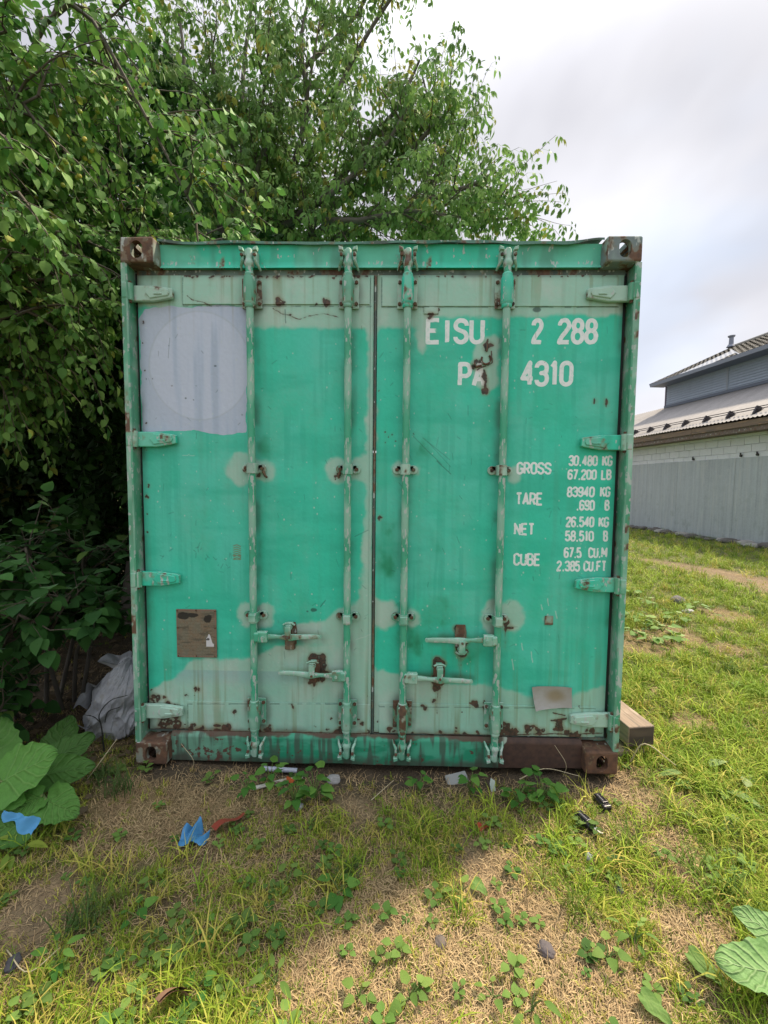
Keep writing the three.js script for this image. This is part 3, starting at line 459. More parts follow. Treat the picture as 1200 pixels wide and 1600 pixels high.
// locking bars
const BX = [-0.611, -0.141, 0.141, 0.608], ZB = -0.024;
BX.forEach((x, i) => {
  const bar = mesh('locking_bar', sweep([V(x, 0.09, ZB), V(x, 0.8, ZB), V(x + 0.001, 1.5, ZB + 0.001), V(x, 2.49, ZB)], 0.0175, 20), M.bar, box40, true);
  for (const top of [1, -1]) {
    const y = top > 0 ? 2.355 : 0.262, m = top > 0 && i > 1 ? M.hinge : M.fitting;
    // bearing bracket with its barrel
    const prof = [[0.0205, -0.095], [0.024, -0.088], [0.024, -0.078], [0.021, -0.074], [0.028, -0.066], [0.0295, 0], [0.028, 0.066], [0.022, 0.074], [0.025, 0.08], [0.022, 0.088], [0.0185, 0.092]];
    const lathe = new THREE.LatheGeometry(prof.map(([r, h]) => new THREE.Vector2(r, h * 0.86)), 20); lathe.translate(x, y, ZB);
    mesh('bearing_barrel', lathe, m, bar);
    const br = mesh('bearing_bracket', [box(0.098, 0.142, 0.008, x, y, ZD + 0.009, 0.003), box(0.05, 0.118, 0.04, x, y, ZD + 0.03, 0.01, 2)], top > 0 ? M.hingepale : M.fitting, box40);
    for (const [a, b] of [[-1, 1], [1, 1], [-1, -1], [1, -1]]) mesh('bolt', [cyl(0.0085, 0.0095, 0.009, x + a * 0.037, y + b * 0.05, ZD + 0.017, 6, 'z')], M.bolt, br);
    // cam end and keeper
    const yc = top > 0 ? 2.488 : 0.1;
    const neck = new THREE.LatheGeometry([[0.0205, -0.07], [0.0165, -0.05], [0.0165, -0.03], [0.022, -0.022], [0.024, -0.01], [0.02, 0.0], [0.017, 0.012], [0.0165, 0.05], [0.012, 0.056]].map(([r, h]) => new THREE.Vector2(r, h)), 16); if (top < 0) neck.rotateX(Math.PI); neck.translate(x, yc, ZB);
    mesh('cam_end', [neck, box(0.03, 0.03, 0.034, x - 0.004, yc + top * 0.035, ZB - 0.004, 0.006, 2), prism([[x - 0.012, yc + top * 0.02], [x - 0.034, yc + top * 0.03], [x - 0.036, yc + top * 0.046], [x - 0.01, yc + top * 0.05]].slice()[top < 0 ? 'reverse' : 'slice'](), 0.022, ZB + 0.008, 0.003)], M.fitting, bar);
    for (const s of [-1, 1]) { const kg = []; kg.push(box(0.014, 0.052, 0.05, x + s * 0.031, yc + top * 0.024, ZD + 0.035, 0.005, 2)); kg.push(prism([[x + s * 0.022, yc + top * 0.045 - 0.006], [x + s * 0.042, yc + top * 0.05 - 0.008], [x + s * 0.044, yc + top * 0.05 + 0.01], [x + s * 0.024, yc + top * 0.045 + 0.008]][s < 0 ? 'reverse' : 'slice'](), 0.03, ZD + 0.07, 0.003)); kg.push(sweep([V(x + s * 0.03, yc + top * 0.0, ZD + 0.055), V(x + s * 0.041, yc - top * 0.018, ZD + 0.04), V(x + s * 0.046, yc - top * 0.03, ZD + 0.02)], [0.008, 0.005], 8));
      const kp = mesh('cam_keeper', kg, M.fitting, box40);
      mesh('bolt', cyl(0.007, 0.008, 0.01, x + s * 0.031, yc + top * 0.022, ZD + 0.064, 6, 'z'), M.bolt, kp); }
  }
  for (const y of [1.512, 0.769]) { // guide brackets
    const arch = new THREE.CylinderGeometry(0.0235, 0.0235, 0.05, 18, 1, true, -Math.PI / 2, Math.PI); arch.translate(x, y, ZB);
    const arch2 = new THREE.CylinderGeometry(0.019, 0.019, 0.05, 18, 1, true, -Math.PI / 2, Math.PI); arch2.translate(x, y, ZB);
    const low = y < 1;
    const ring = (yy) => { const g = new THREE.RingGeometry(0.019, 0.0235, 18, 1, 0, Math.PI); g.rotateX(Math.PI / 2); g.translate(x, yy, ZB); return g; };
    const gs = [arch, arch2, ring(y + 0.025), ring(y - 0.025)];
    for (const s of [-1, 1]) { gs.push(box(0.005, 0.05, 0.03, x + s * 0.0213, y, ZB - 0.014, 0.002)); gs.push(cyl(0.021, 0.022, 0.007, x + s * 0.04, y, ZD + 0.008, 18, 'z')); gs.push(box(0.025, 0.04, 0.007, x + s * 0.03, y, ZD + 0.008, 0.002)); }
    if (low) gs.push(box(0.036, 0.04, 0.012, x, y, ZB + 0.021, 0.004, 2));
    const b = mesh('guide_bracket', gs, low || i === 1 ? M.fitting : M.hingepale, box40);
    for (const s of [-1, 1]) mesh('bolt', cyl(0.009, 0.01, 0.009, x + s * 0.041, y, ZD + 0.016, 6, 'z'), M.bolt, b);
    if (y > 1 && i < 2) mesh('bracket_tail', sweep([V(x + (i ? -0.04 : 0.045), y - 0.012, ZD + 0.01), V(x + (i ? -0.05 : 0.055), y - 0.035, ZD + 0.012), V(x + (i ? -0.046 : 0.066), y - 0.045, ZD + 0.01)], [0.008, 0.005], 8), M.bolt, b);
  }
});
// handles with hub and latch: [bar, height, towards, length, latch x]
for (const [i, y, s, L, lx, lab] of [[0, 0.672, 1, 0.335, -0.43, 'upper handle of the left door'], [1, 0.477, -1, 0.335, -0.312, 'lower handle of the left door'], [3, 0.672, -1, 0.35, 0.432, 'upper handle of the right door'], [2, 0.473, 1, 0.34, 0.326, 'lower handle of the right door']]) {
  const x = BX[i], zc = ZB + 0.006, x0 = x + s * 0.06, x1 = x + s * L;
  const n = 18, tilt = s * (i === 2 || i === 1 ? -0.012 : 0.004);
  const pts = [], pts2 = [];
  const wid = (t) => t > 0.62 ? 0.0125 - 0.003 * sstep(0.9, 1, t) : 0.0135 + 0.004 * Math.exp(-Math.pow((t - 0.45) / 0.1, 2)) - 0.005 * Math.exp(-Math.pow((t - 0.25) / 0.12, 2));
  const g = heightGrid(n, 12, (t, a) => { const an = a * Math.PI * 2, w = wid(t), th = t > 0.62 ? 0.007 : 0.009; const cx = mix(x0, x1, t), bow = 0.01 * Math.exp(-Math.pow((t - 0.45) / 0.15, 2)); const q = (v) => Math.sign(v) * Math.pow(Math.abs(v), 0.6); return [cx, y + tilt * t + q(Math.sin(an)) * w, zc + bow + q(Math.cos(an)) * th, t * 0.3, a * 0.1]; });
  const endc = cyl(0.0095, 0.0095, 0.013, x1, y + tilt, zc, 10, 'z');
  const h = tag(mesh('door_handle', [g, endc], M.fitting, box40), lab);
  mesh('handle_hub', [box(0.058, 0.056, 0.03, x + s * 0.045, y, zc, 0.008, 2), box(0.03, 0.048, 0.044, x + s * 0.018, y, zc - 0.002, 0.01, 2)], i === 0 || i === 3 ? M.bar : M.fitting, h);
  mesh('hub_rivet', cyl(0.008, 0.009, 0.006, x + s * 0.053, y, zc + 0.017, 10, 'z'), M.bar, h);
  const up = i === 3 ? -1 : 1;
  const lt = mesh('handle_latch', [prism([[lx - 0.026, y - 0.052], [lx + 0.026, y - 0.052], [lx + 0.03, y + 0.02], [lx + 0.022, y + 0.062], [lx - 0.022, y + 0.062], [lx - 0.03, y + 0.02]], 0.008, ZD + 0.0125, 0.002), box(0.034, 0.03, 0.034, lx, y - 0.032, ZD + 0.022, 0.006, 2)], M.rusty, box40);
  mesh('latch_hook', [box(0.03, 0.062, 0.008, lx - 0.002, y + up * 0.03, zc + 0.022, 0.003), box(0.03, 0.012, 0.05, lx - 0.002, y + up * 0.06, ZD + 0.036, 0.004), cyl(0.017, 0.017, 0.012, lx - 0.002, y + up * 0.05, ZD + 0.05, 14, 'z'), sweep([V(lx - 0.03, y + up * 0.062, ZD + 0.05), V(lx - 0.014, y + up * 0.072, ZD + 0.054), V(lx + 0.012, y + up * 0.072, ZD + 0.054), V(lx + 0.026, y + up * 0.06, ZD + 0.046)], 0.005, 6)], i === 3 || i === 0 ? M.fitting : M.fitting, lt);
  mesh('bolt', [cyl(0.006, 0.006, 0.008, lx - 0.002, y + up * 0.05, ZD + 0.06, 8, 'z'), cyl(0.006, 0.006, 0.007, lx - 0.002, y + up * 0.008, zc + 0.028, 8, 'z')], M.bolt, lt);
  if (i === 0) mesh('latch_block', box(0.05, 0.058, 0.03, lx, y - 0.04, ZD + 0.034, 0.008, 2), M.rusty, lt);
}
// hinges
for (const s of [-1, 1]) [2.35, 1.651, 0.952, 0.258].forEach((y, k) => {
  const X = (a) => s * a, pale = k === 0 || k === 3;
  const out = [[1.196, 0.037], [1.09, 0.036], [1.0, 0.024], [0.992, 0.018], [0.992, -0.018], [1.0, -0.022], [1.09, -0.037], [1.196, -0.037]].map(([a, b]) => [X(a), y + b]);
  const inn = [[1.1, 0.028], [1.012, 0.017], [1.006, 0.0], [1.012, -0.013], [1.1, -0.026], [1.122, 0.0]].map(([a, b]) => [X(a), y + b]);
  const h = mesh('hinge', [prism(s < 0 ? out : out.reverse(), 0.022, ZD + 0.03, 0.005), prism(s < 0 ? inn : inn.reverse(), 0.012, ZD + 0.036, 0.004)], pale ? M.hingepale : M.hinge, box40);
  mesh('hinge_rib', box(0.04, 0.006, 0.008, X(1.06), y - 0.006, ZD + 0.037, 0.003), pale ? M.hingepale : M.hinge, h);
  mesh('hinge_lug', [box(0.03, 0.08, 0.05, X(1.206), y, -0.028, 0.01, 2), cyl(0.016, 0.016, 0.078, X(1.192), y, -0.03, 12)], M.post, h);
  mesh('hinge_pin', [cyl(0.008, 0.008, 0.1, X(1.192), y, -0.03, 10)], M.bolt, h);
});
// long sides, roof, rear wall
for (const s of [-1, 1]) {
  const pts = []; const D = 0.036, P = 0.278; for (let z = -0.13; z > -LEN + 0.2; z -= P) pts.push([z, 0], [z - 0.07, 0], [z - 0.138, D], [z - 0.208, D]);
  const g = heightGrid(pts.length - 1, 1, (u, v) => { const q = pts[Math.round(u * (pts.length - 1))]; return [s * (1.21 - q[1]), 0.16 + v * 2.33, q[0]]; });
  const fg = flat(g); fg.computeVertexNormals(); mesh('side_wall', fg, M.side, box40);
  mesh('side_rail', box(0.05, 0.15, LEN - 0.36, s * 1.19, 0.085, -LEN / 2, 0.004), M.side, box40); mesh('side_rail', box(0.05, 0.08, LEN - 0.36, s * 1.19, 2.535, -LEN / 2, 0.004), M.side, box40);
}
{
  const pts = []; for (let z = -0.12; z > -LEN + 0.15; z -= 0.21) pts.push([z, 0], [z - 0.08, 0], [z - 0.105, 0.02], [z - 0.185, 0.02]);
  mesh('roof_panel', flat(heightGrid(pts.length - 1, 1, (u, v) => { const q = pts[Math.round(u * (pts.length - 1))]; return [-1.17 + v * 2.34, 2.56 + q[1], q[0]]; })), M.side, box40);
  mesh('rear_wall', box(2.3, 2.4, 0.05, 0, 1.3, -LEN + 0.05, 0.004), M.side, box40);
  mesh('floor_panel', box(2.3, 0.1, LEN - 0.3, 0, 0.11, -LEN / 2, 0.004), M.rusty, box40);
}

// ---------------------------------------------------------------- ground
const inBox = (x, z, m = 0) => x > -1.22 - m && x < 1.22 + m && z < m && z > -12.3;
function hgt(x, z) {
  const d = Math.hypot(x, z), near = sstep(14, 4, d);
  return -0.012 + near * (0.05 * (fbm(x * 0.9 + 4, z * 0.9 + 9, 101, 3) - 0.5) + 0.022 * (fbm(x * 5, z * 5, 105, 2) - 0.5)) - (inBox(x, z, 0.03) ? 0.03 : 0.02 * sstep(0.25, 0, z) * sstep(1.5, 1.1, Math.abs(x)) * sstep(-0.5, 0, z));
}
const STRAW = [[0.52,0.607, 0.22], [0.66,0.807, 0.2], [-0.043,0.892, 0.2], [0.286,0.929, 0.3], [-1.001,0.288, 0.3], [1.269,0.101, 0.2], [0.108,0.728, 0.16], [1.226,0.43, 0.12], [0.701,0.918, 0.2], [-0.765,0.144, 0.25], [1.071,0.721, 0.14], [3.855,-2.71, 0.3], [1.919,-0.48, 0.14], [2.424,-1.867, 0.35], [2.91,-2.057, 0.3], [3.097,-1.74, 0.2]];
const SOIL = [[-1.146,0.743, 0.13], [5.36,-5.592, 0.42], [5.663,-5.164, 0.42], [5.806,-4.46, 0.55], [5.19,-6.156, 0.3], [5.944,-3.813, 0.7], [-0.059,0.24, 0.12], [0.378,0.511, 0.12]];
const spot = (list, x, z) => { let v = 0; const wx = 0.5 * (fbm(x * 3, z * 3, 111, 3) - 0.5), wz = 0.5 * (fbm(x * 3, z * 3, 113, 3) - 0.5); for (const [a, b, r] of list) { const k = Math.max(0.4, Math.min(1, r * 2)); v = Math.max(v, sstep(1.25, 0.55, Math.hypot(x + wx * k - a, z + wz * k - b) / r)); } return v; };
function cover(x, z) {  // shares of green, dry grass and bare soil
  const soil = spot(SOIL, x, z), straw = spot(STRAW, x, z);
  const right = sstep(0.9, 1.7, x + 0.25 * (fbm(x * 2, z * 2, 117, 3) - 0.5)), n = fbm(x * 1.8, z * 1.8, 119, 4), n2 = fbm(x * 6, z * 6, 121, 3);
  let green = mix(0.38, 1.12, right) + 1.1 * (n - 0.5) + 0.7 * (n2 - 0.5);
  green = clamp(green) * (1 - 0.8 * straw) * (1 - 0.93 * soil);
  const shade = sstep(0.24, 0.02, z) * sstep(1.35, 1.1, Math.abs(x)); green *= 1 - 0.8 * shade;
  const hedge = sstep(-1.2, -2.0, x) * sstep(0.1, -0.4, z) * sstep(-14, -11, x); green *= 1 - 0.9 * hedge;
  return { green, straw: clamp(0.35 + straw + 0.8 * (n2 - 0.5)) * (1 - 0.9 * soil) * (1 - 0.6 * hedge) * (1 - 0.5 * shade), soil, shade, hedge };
}
{
  const axis = (lo, hi, a, b, fine, lim) => { const v = []; let s = fine, x = a; while (x <= b) { v.push(x); x += fine; } x = b; s = fine; while (x < hi) { s *= 1.13; x += s; v.push(Math.min(x, hi)); } x = a; s = fine; while (x > lo) { s *= 1.13; x -= s; v.unshift(Math.max(x, lo)); } return v; };
  const xs = axis(-130, 130, -2.6, 4.5, 0.035), zs = axis(-150, 60, -2.2, 1.8, 0.035);
  const nx = xs.length - 1, nz = zs.length - 1;
  const g = heightGrid(nx, nz, (u, v) => { const x = xs[Math.round(u * nx)], z = zs[nz - Math.round(v * nz)]; return [x, hgt(x, z), z, x / 1.7, z / 1.7]; });
  const p = g.attributes.position, col = new Float32Array(p.count * 3);
  for (let i = 0; i < p.count; i++) {
    const x = p.getX(i), z = p.getZ(i), c = cover(x, z), n = fbm(x * 14, z * 14, 131, 3);
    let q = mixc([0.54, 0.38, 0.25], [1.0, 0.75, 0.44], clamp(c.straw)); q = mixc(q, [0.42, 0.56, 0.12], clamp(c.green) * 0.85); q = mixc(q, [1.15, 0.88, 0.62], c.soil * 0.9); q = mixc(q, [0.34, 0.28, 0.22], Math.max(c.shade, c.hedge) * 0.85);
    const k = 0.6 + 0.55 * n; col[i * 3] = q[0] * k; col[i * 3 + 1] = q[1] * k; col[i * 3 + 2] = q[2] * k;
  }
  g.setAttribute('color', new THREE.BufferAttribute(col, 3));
  // straw and crumbs of soil, a 1.7 m tile
  const S = 1024, acc = new Float32Array(S * S).fill(0.16), r = mulberry(5), hgtMap = new Float32Array(S * S);
  for (let j = 0; j < S; j++) for (let i = 0; i < S; i++) { acc[j * S + i] = 0.11 + 0.12 * fbm(i / S * 60, j / S * 60, 141, 4, 60) + 0.05 * fbm(i / S * 200, j / S * 200, 143, 2, 200); hgtMap[j * S + i] = 0.3 * fbm(i / S * 60, j / S * 60, 141, 4, 60); }
  for (let k = 0; k < 15000; k++) { let x = r() * S, y = r() * S; let a = r() * 6.28; const L = 8 + r() * 34, b = 0.1 + 0.34 * r(), cv = (r() - 0.5) * 0.05; for (let s = 0; s < L; s++) { x += Math.cos(a); y += Math.sin(a); a += cv; const o = (((y | 0) % S + S) % S) * S + (((x | 0) % S + S) % S); acc[o] = mix(acc[o], b, 0.75); hgtMap[o] = 0.35 + b; } }
  const tint = tex(S, S, (u, v, i, j) => { const a = acc[j * S + i], t = fbm(u * 30, v * 30, 145, 2, 30); return [a * 0.98, a * mix(0.86, 0.95, t), a * mix(0.62, 0.75, t)]; });
  const bump = tex(S, S, (u, v, i, j) => hgtMap[j * S + i], { data: true });
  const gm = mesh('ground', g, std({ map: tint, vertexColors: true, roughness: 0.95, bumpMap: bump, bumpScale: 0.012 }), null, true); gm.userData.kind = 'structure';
}

// ---------------------------------------------------------------- the long building on the right
{
  const B = thing('outbuilding', 'long low outbuilding with grey sheet metal wall, white blockwork and a raised upper storey', 'building', [9.243, 0, -8.231], 1.6517);
  const S0 = -14, S1 = 13, U1 = 7.0;
  const block = [0, 1, 2].map((k) => { const t = tex(128, 128, (u, v) => { const n = fbm(u * 8, v * 8, 201 + k, 4, 8), f = fbm(u * 50, v * 50, 207 + k, 2, 50); const b = 0.72 + 0.07 * (n - 0.5) + 0.06 * (f - 0.5) - 0.012 * k; return [b * 0.97, b * 0.985, b * 1.06]; }); return std({ map: t, roughness: 0.9 }); });
  const mortar = std({ color: rgb(0.64, 0.65, 0.69), roughness: 0.95 });
  mesh('wall', [box(S1 - S0, 2.85, 0.3, (S0 + S1) / 2, 1.425, 0.17, 0)], mortar, B);
  for (let r = 0; r < 4; r++) for (let k = 0; k < 30; k++) { const s = -3 + k * 0.4 + (r % 2) * 0.2; mesh('block', box(0.39, 0.192, 0.05, s, 2.15 + 0.1 + r * 0.2 + 0.004 * (hash(k, r, 3) - 0.5), 0.012 + 0.003 * hash(k, r, 5), 0.006), block[(k * 7 + r * 3) % 3], B); }
  { const gs = []; for (let r = 0; r < 4; r++) for (let k = 0; k < 40; k++) { const s = k < 26 ? -3.45 - k * 0.4 : 9.05 + (k - 26) * 0.4 ; if (s > S0 && s < S1) gs.push(box(0.39, 0.192, 0.05, s + (r % 2) * 0.2, 2.25 + r * 0.2, 0.012, 0)); } mesh('far_blockwork', gs, block[0], B).userData.kind = 'stuff'; }
  // metal sheets with ribs
  const sheetTex = [0, 1, 2, 3].map((k) => tex(128, 256, (u, v) => {
    const st = fbm(u * 22, v * 1.2, 221 + k * 9, 4, 0), n = fbm(u * 6, v * 8, 225 + k * 5, 4), f = fbm(u * 60, v * 110, 229 + k, 2); let b = 0.40 + 0.12 * (st - 0.5) + 0.07 * (n - 0.5) + 0.08 * (f - 0.5);
    let c = [b * 0.91, b * 1.0, b * 1.05]; c = mixc(c, [0.44, 0.46, 0.45], sstep(0.6, 0.75, fbm(u * 30, v * 2, 233 + k, 3)) * 0.6); c = mixc(c, [0.2, 0.23, 0.21], sstep(0.55, 0.8, n) * 0.5 * (1 - v)); const sc = vnoise(u * 9 + k * 5, v * 14, 237); if (v > 0.6 && sc > 0.8) c = mixc(c, [0.45, 0.47, 0.46], 0.45 * vnoise(u * 60, v * 60, 239)); return c;
  }));
  const sheetMat = sheetTex.map((t) => std({ map: t, roughness: 0.55, metalness: 0.25 }));
  for (let k = 0; k < 27; k++) {
    const s0 = S0 + k, w = 1.0;
    const g = heightGrid(40, 1, (u, v) => { const a = (u * 10) % 1; const rib = a < 0.22 ? 0.006 * Math.sin(a / 0.22 * Math.PI) : 0; return [s0 + u * (w + 0.01), 0.04 + v * (2.18 + 0.012 * hash(k, 3, 9)), -0.022 - rib - 0.004 * (k % 2), u, v]; });
    mesh('metal_sheet', g, sheetMat[(k * 5) % 4], B, true);
  }
  for (const s of [0.85, 0.4, 2.4]) mesh('wall_hook', [cyl(0.03, 0.03, 0.05, s, 2.27, -0.03, 10, 'z'), box(0.03, 0.07, 0.03, s, 2.31, -0.05, 0.008)], std({ color: rgb(0.05, 0.045, 0.045), roughness: 0.8 }), B);
  // eave boards
  const wood = tex(256, 64, (u, v) => { const g = fbm(u * 5, v * 22, 251, 4), n = fbm(u * 9, v * 3, 253, 3); let c = mixc([0.22, 0.15, 0.1], [0.13, 0.095, 0.075], g); c = mixc(c, [0.3, 0.19, 0.11], sstep(0.5, 0.7, n) * 0.6); return mixc(c, [0.09, 0.075, 0.065], sstep(0.58, 0.75, fbm(u * 3, v * 3, 255, 3)) * 0.7); }, { repeat: [1, 1] });
  const woodM = std({ map: wood, roughness: 0.85 }), woodD = painted([0.13, 0.09, 0.07], { seed: 58, pale: 0, chip: 0, rust: 0.1, dirt: 0.4, deep: 0 });
  for (let k = 0; k < 7; k++) { const a = S0 + k * 4, b = Math.min(a + 3.99, S1 + 0.3); const g = flat(box(b - a, 0.15, 0.03, (a + b) / 2, 3.02, -0.45, 0.004)), uv = g.attributes.uv, p = g.attributes.position; for (let i = 0; i < uv.count; i++) uv.setXY(i, p.getX(i) * 0.5, p.getY(i) * 4); mesh('fascia_board', g, woodM, B, true); mesh('soffit_board', box(b - a, 0.13, 0.035, (a + b) / 2, 2.885, -0.41, 0.004), woodD, B); }
  mesh('soffit', box(S1 - S0, 0.025, 0.45, (S0 + S1) / 2, 2.84, -0.2, 0.003), woodD, B);
  // lower roof: profiled sheet
  const roofM = std({ map: tex(256, 256, (u, v) => { const n = fbm(u * 12, v * 4, 261, 4, 12), f = fbm(u * 50, v * 50, 263, 2, 50); const b = 0.25 + 0.08 * (n - 0.5) + 0.05 * (f - 0.5); return [b * 0.95, b * 0.9, b * 0.86]; }), roughness: 0.75 });
  for (let k = 0; k < 9; k++) { const a = S0 + k * 3; const g = heightGrid(120, 1, (u, v) => { const s = a + u * 3.03, ph = (s / 0.12) % 1, rib = 0.022 * sstep(0.2, 0.4, Math.abs(((ph + 1) % 1) - 0.5)); const o = mix(-0.5, 2.62, v); return [s, 3.13 + (o + 0.5) * 0.5 + rib + 0.003 * (k % 2), o, s / 2, v * 1.5]; }); mesh('roof_sheet', g, roofM, B, true); }
  mesh('roof_far_slope', heightGrid(1, 1, (u, v) => [mix(S0, S1, u), mix(4.69, 3.1, v), mix(2.6, 9.6, v), u * 8, v * 4]), roofM, B, true);
  mesh('rear_wall', box(S1 - S0, 3, 0.2, (S0 + S1) / 2, 1.5, 9.2, 0), mortar, B); mesh('end_wall', box(0.2, 2.9, 9, S1 - 0.11, 1.46, 4.75, 0), mortar, B); mesh('end_wall', box(0.2, 2.9, 9, S0 + 0.11, 1.46, 4.75, 0), mortar, B);
  // snow guard
  const dark = std({ color: rgb(0.035, 0.03, 0.035), roughness: 0.6, metalness: 0.3 });
  for (let k = -16; k < 16; k++) { const s = 0.32 + k * 0.755, o = -0.18, y = 3.13 + (o + 0.5) * 0.5 + 0.02; const g = prism([[-0.13, -0.065], [0.13, 0.065], [0.0, 0.1], [-0.03, 0.12]], 0.05, 0.025, 0.003); g.rotateY(-Math.PI / 2); g.translate(s, y + 0.03, o); mesh('snow_guard_bracket', [g, box(0.08, 0.012, 0.26, 0, 0, 0, 0.003).rotateX(-0.4636).translate(s, y + 0.012, o)], dark, B); }
  for (const [dy, dz] of [[0.12, -0.02], [0.06, -0.05]]) mesh('snow_guard_rail', sweep([V(S0, 3.31 + dy, -0.18 + dz), V(S1, 3.31 + dy, -0.18 + dz)], 0.011, 8), dark, B, true);
  // upper storey
  const sid = std({ map: tex(256, 32, (u, v) => { const n = fbm(u * 9, v * 3, 271, 4), b = 0.38 + 0.06 * (n - 0.5); return [b * 0.86, b * 1.0, b * 1.22]; }), roughness: 0.6 }), trim = std({ color: rgb(0.1, 0.12, 0.16), roughness: 0.6 }), corner = std({ color: rgb(0.27, 0.3, 0.34), roughness: 0.6 });
  mesh('upper_wall', box(U1 - S0 - 0.05, 1.15, 5.4, (S0 + U1) / 2 - 0.02, 5.2, 5.24, 0), trim, B);
  for (let k = 0; k < 10; k++) { const y = 4.74 + k * 0.088; const g = box(U1 - S0, 0.094, 0.014, 0, 0, 0, 0.002); g.rotateX(0.32); g.translate((S0 + U1) / 2, y, 2.5); mesh('siding_board', g, sid, B); }
  mesh('corner_trim', box(0.07, 0.95, 0.05, U1, 5.1, 2.5, 0.004), std({ color: rgb(0.12, 0.1, 0.14), roughness: 0.7 }), B); mesh('wall_trim', box(0.06, 0.9, 0.03, 4.15, 5.1, 2.486, 0.004), corner, B);
  mesh('flashing', box(U1 - S0 + 0.03, 0.1, 0.04, (S0 + U1) / 2, 4.685, 2.46, 0.004), trim, B);
  // gabled tile roof: rows of stepped, waved sheets
  const tileM = std({ map: tex(256, 256, (u, v) => { const n = fbm(u * 16, v * 16, 281, 4, 16), f = fbm(u * 60, v * 60, 283, 2, 60); let c = mixc([0.17, 0.165, 0.155], [0.25, 0.245, 0.225], n); c = mixc(c, [0.2, 0.2, 0.16], sstep(0.55, 0.75, f) * 0.5); return c; }), roughness: 0.75 });
  const P = 0.46, e0 = 1.95, r0 = 5.25, yb = 5.63, U2 = U1 + 0.18;
  for (let r = 0; r < 10; r++) { const o0 = mix(e0, r0, r / 10), o1 = mix(e0, r0, (r + 1) / 10) + 0.02; const g = heightGrid(420, 2, (u, v) => { const s = mix(S0, U2, u), w = 0.006 * Math.sin(s / 0.19 * Math.PI * 2), o = mix(o0, o1, v); return [s, yb + (o - e0) * P + w + 0.034 * (1 - v) + (v === 0 && r >= 0 ? 0 : 0), o, s / 1.5, o / 1.5]; }); mesh('roof_tile_course', g, tileM, B, true); }
  mesh('roof_far_slope', heightGrid(1, 1, (u, v) => [mix(S0, U2, u), mix(yb + (r0 - e0) * P + 0.03, yb, v), mix(r0, 2 * r0 - e0, v), u * 8, v * 3]), tileM, B, true);
  mesh('ridge_cap', [sweep([V(S0, yb + (r0 - e0) * P + 0.03, r0), V(U2, yb + (r0 - e0) * P + 0.03, r0)], 0.07, 10)], tileM, B, true);
  mesh('eave_trim', box(U2 - S0, 0.13, 0.03, (S0 + U2) / 2, yb - 0.06, e0 - 0.012, 0.004), std({ color: rgb(0.17, 0.19, 0.23), roughness: 0.6 }), B); mesh('eave_soffit', box(U2 - S0 - 0.02, 0.02, 0.55, (S0 + U2) / 2, yb - 0.115, e0 + 0.28, 0.003), trim, B);
  { const L = Math.hypot(r0 - e0, (r0 - e0) * P), a = Math.atan(P); const g = box(0.03, 0.13, L + 0.05, 0, 0, 0, 0.004); g.rotateX(-a); g.translate(U2 + 0.012, yb + (r0 - e0) * P / 2 - 0.04, (r0 + e0) / 2); mesh('verge_board', g, trim, B); const gg = new THREE.Shape([new THREE.Vector2(2.5, yb), new THREE.Vector2(8, yb), new THREE.Vector2(5.25, yb + 2.75 * P)]); const q = new THREE.ExtrudeGeometry(gg, { depth: 0.1, bevelEnabled: false }); q.rotateY(-Math.PI / 2); q.translate(U1 - 0.02, 0, 0); mesh('gable', q, sid, B); }
  const vp = mesh('vent_pipe', [cyl(0.075, 0.085, 0.42, U2 - 0.18, yb + (r0 - e0) * P + 0.2, r0 - 0.1, 14)], std({ color: rgb(0.16, 0.18, 0.23), roughness: 0.6 }), B); mesh('vent_cap', cyl(0.13, 0.11, 0.05, U2 - 0.18, yb + (r0 - e0) * P + 0.43, r0 - 0.1, 14), vp.material, vp); mesh('vent_collar', cyl(0.1, 0.16, 0.1, U2 - 0.18, yb + (r0 - e0) * P + 0.06, r0 - 0.1, 14), vp.material, vp);
}

// ---------------------------------------------------------------- leaves and trees
function leafGeo(L, W, o = {}) {  // along +x, face up +y
  const { n = 4, fold = 0.22, curl = 0.25, shape = (t) => Math.pow(Math.sin(Math.PI * Math.pow(t, 0.8)), 0.85), stem = 0.12, wave = 0 } = o;
  const pos = [], idx = [];
  for (let i = 0; i <= n; i++) { const t = i / n, w = W / 2 * Math.max(0.03, shape(t)), x = L * (stem + t * (1 - stem)), y = -curl * L * t * t; pos.push(x, y + fold * w + wave * Math.sin(t * 9) * W, -w, x, y, 0, x, y + fold * w + wave * Math.cos(t * 8) * W, w); }
  for (let i = 0; i < n; i++) { const a = i * 3, b = a + 3; idx.push(a, a + 1, b, b, a + 1, b + 1, a + 1, a + 2, b + 1, b + 1, a + 2, b + 2); }
  const b0 = pos.length / 3; pos.push(0, 0, -0.001 - L * 0.006, 0, 0, 0.001 + L * 0.006); idx.push(b0, b0 + 1, 1);
  const g = new THREE.BufferGeometry(); g.setAttribute('position', new THREE.Float32BufferAttribute(pos, 3)); g.setIndex(idx); g.computeVertexNormals(); return g;
}
const leafMat = (o = {}) => new THREE.MeshPhysicalMaterial(Object.assign({ color: 0xffffff, roughness: 0.7, transmission: 0.48, thickness: 0, side: THREE.DoubleSide, specularIntensity: 0.3 }, o));
const LM = leafMat();
const dummy = new THREE.Matrix4();
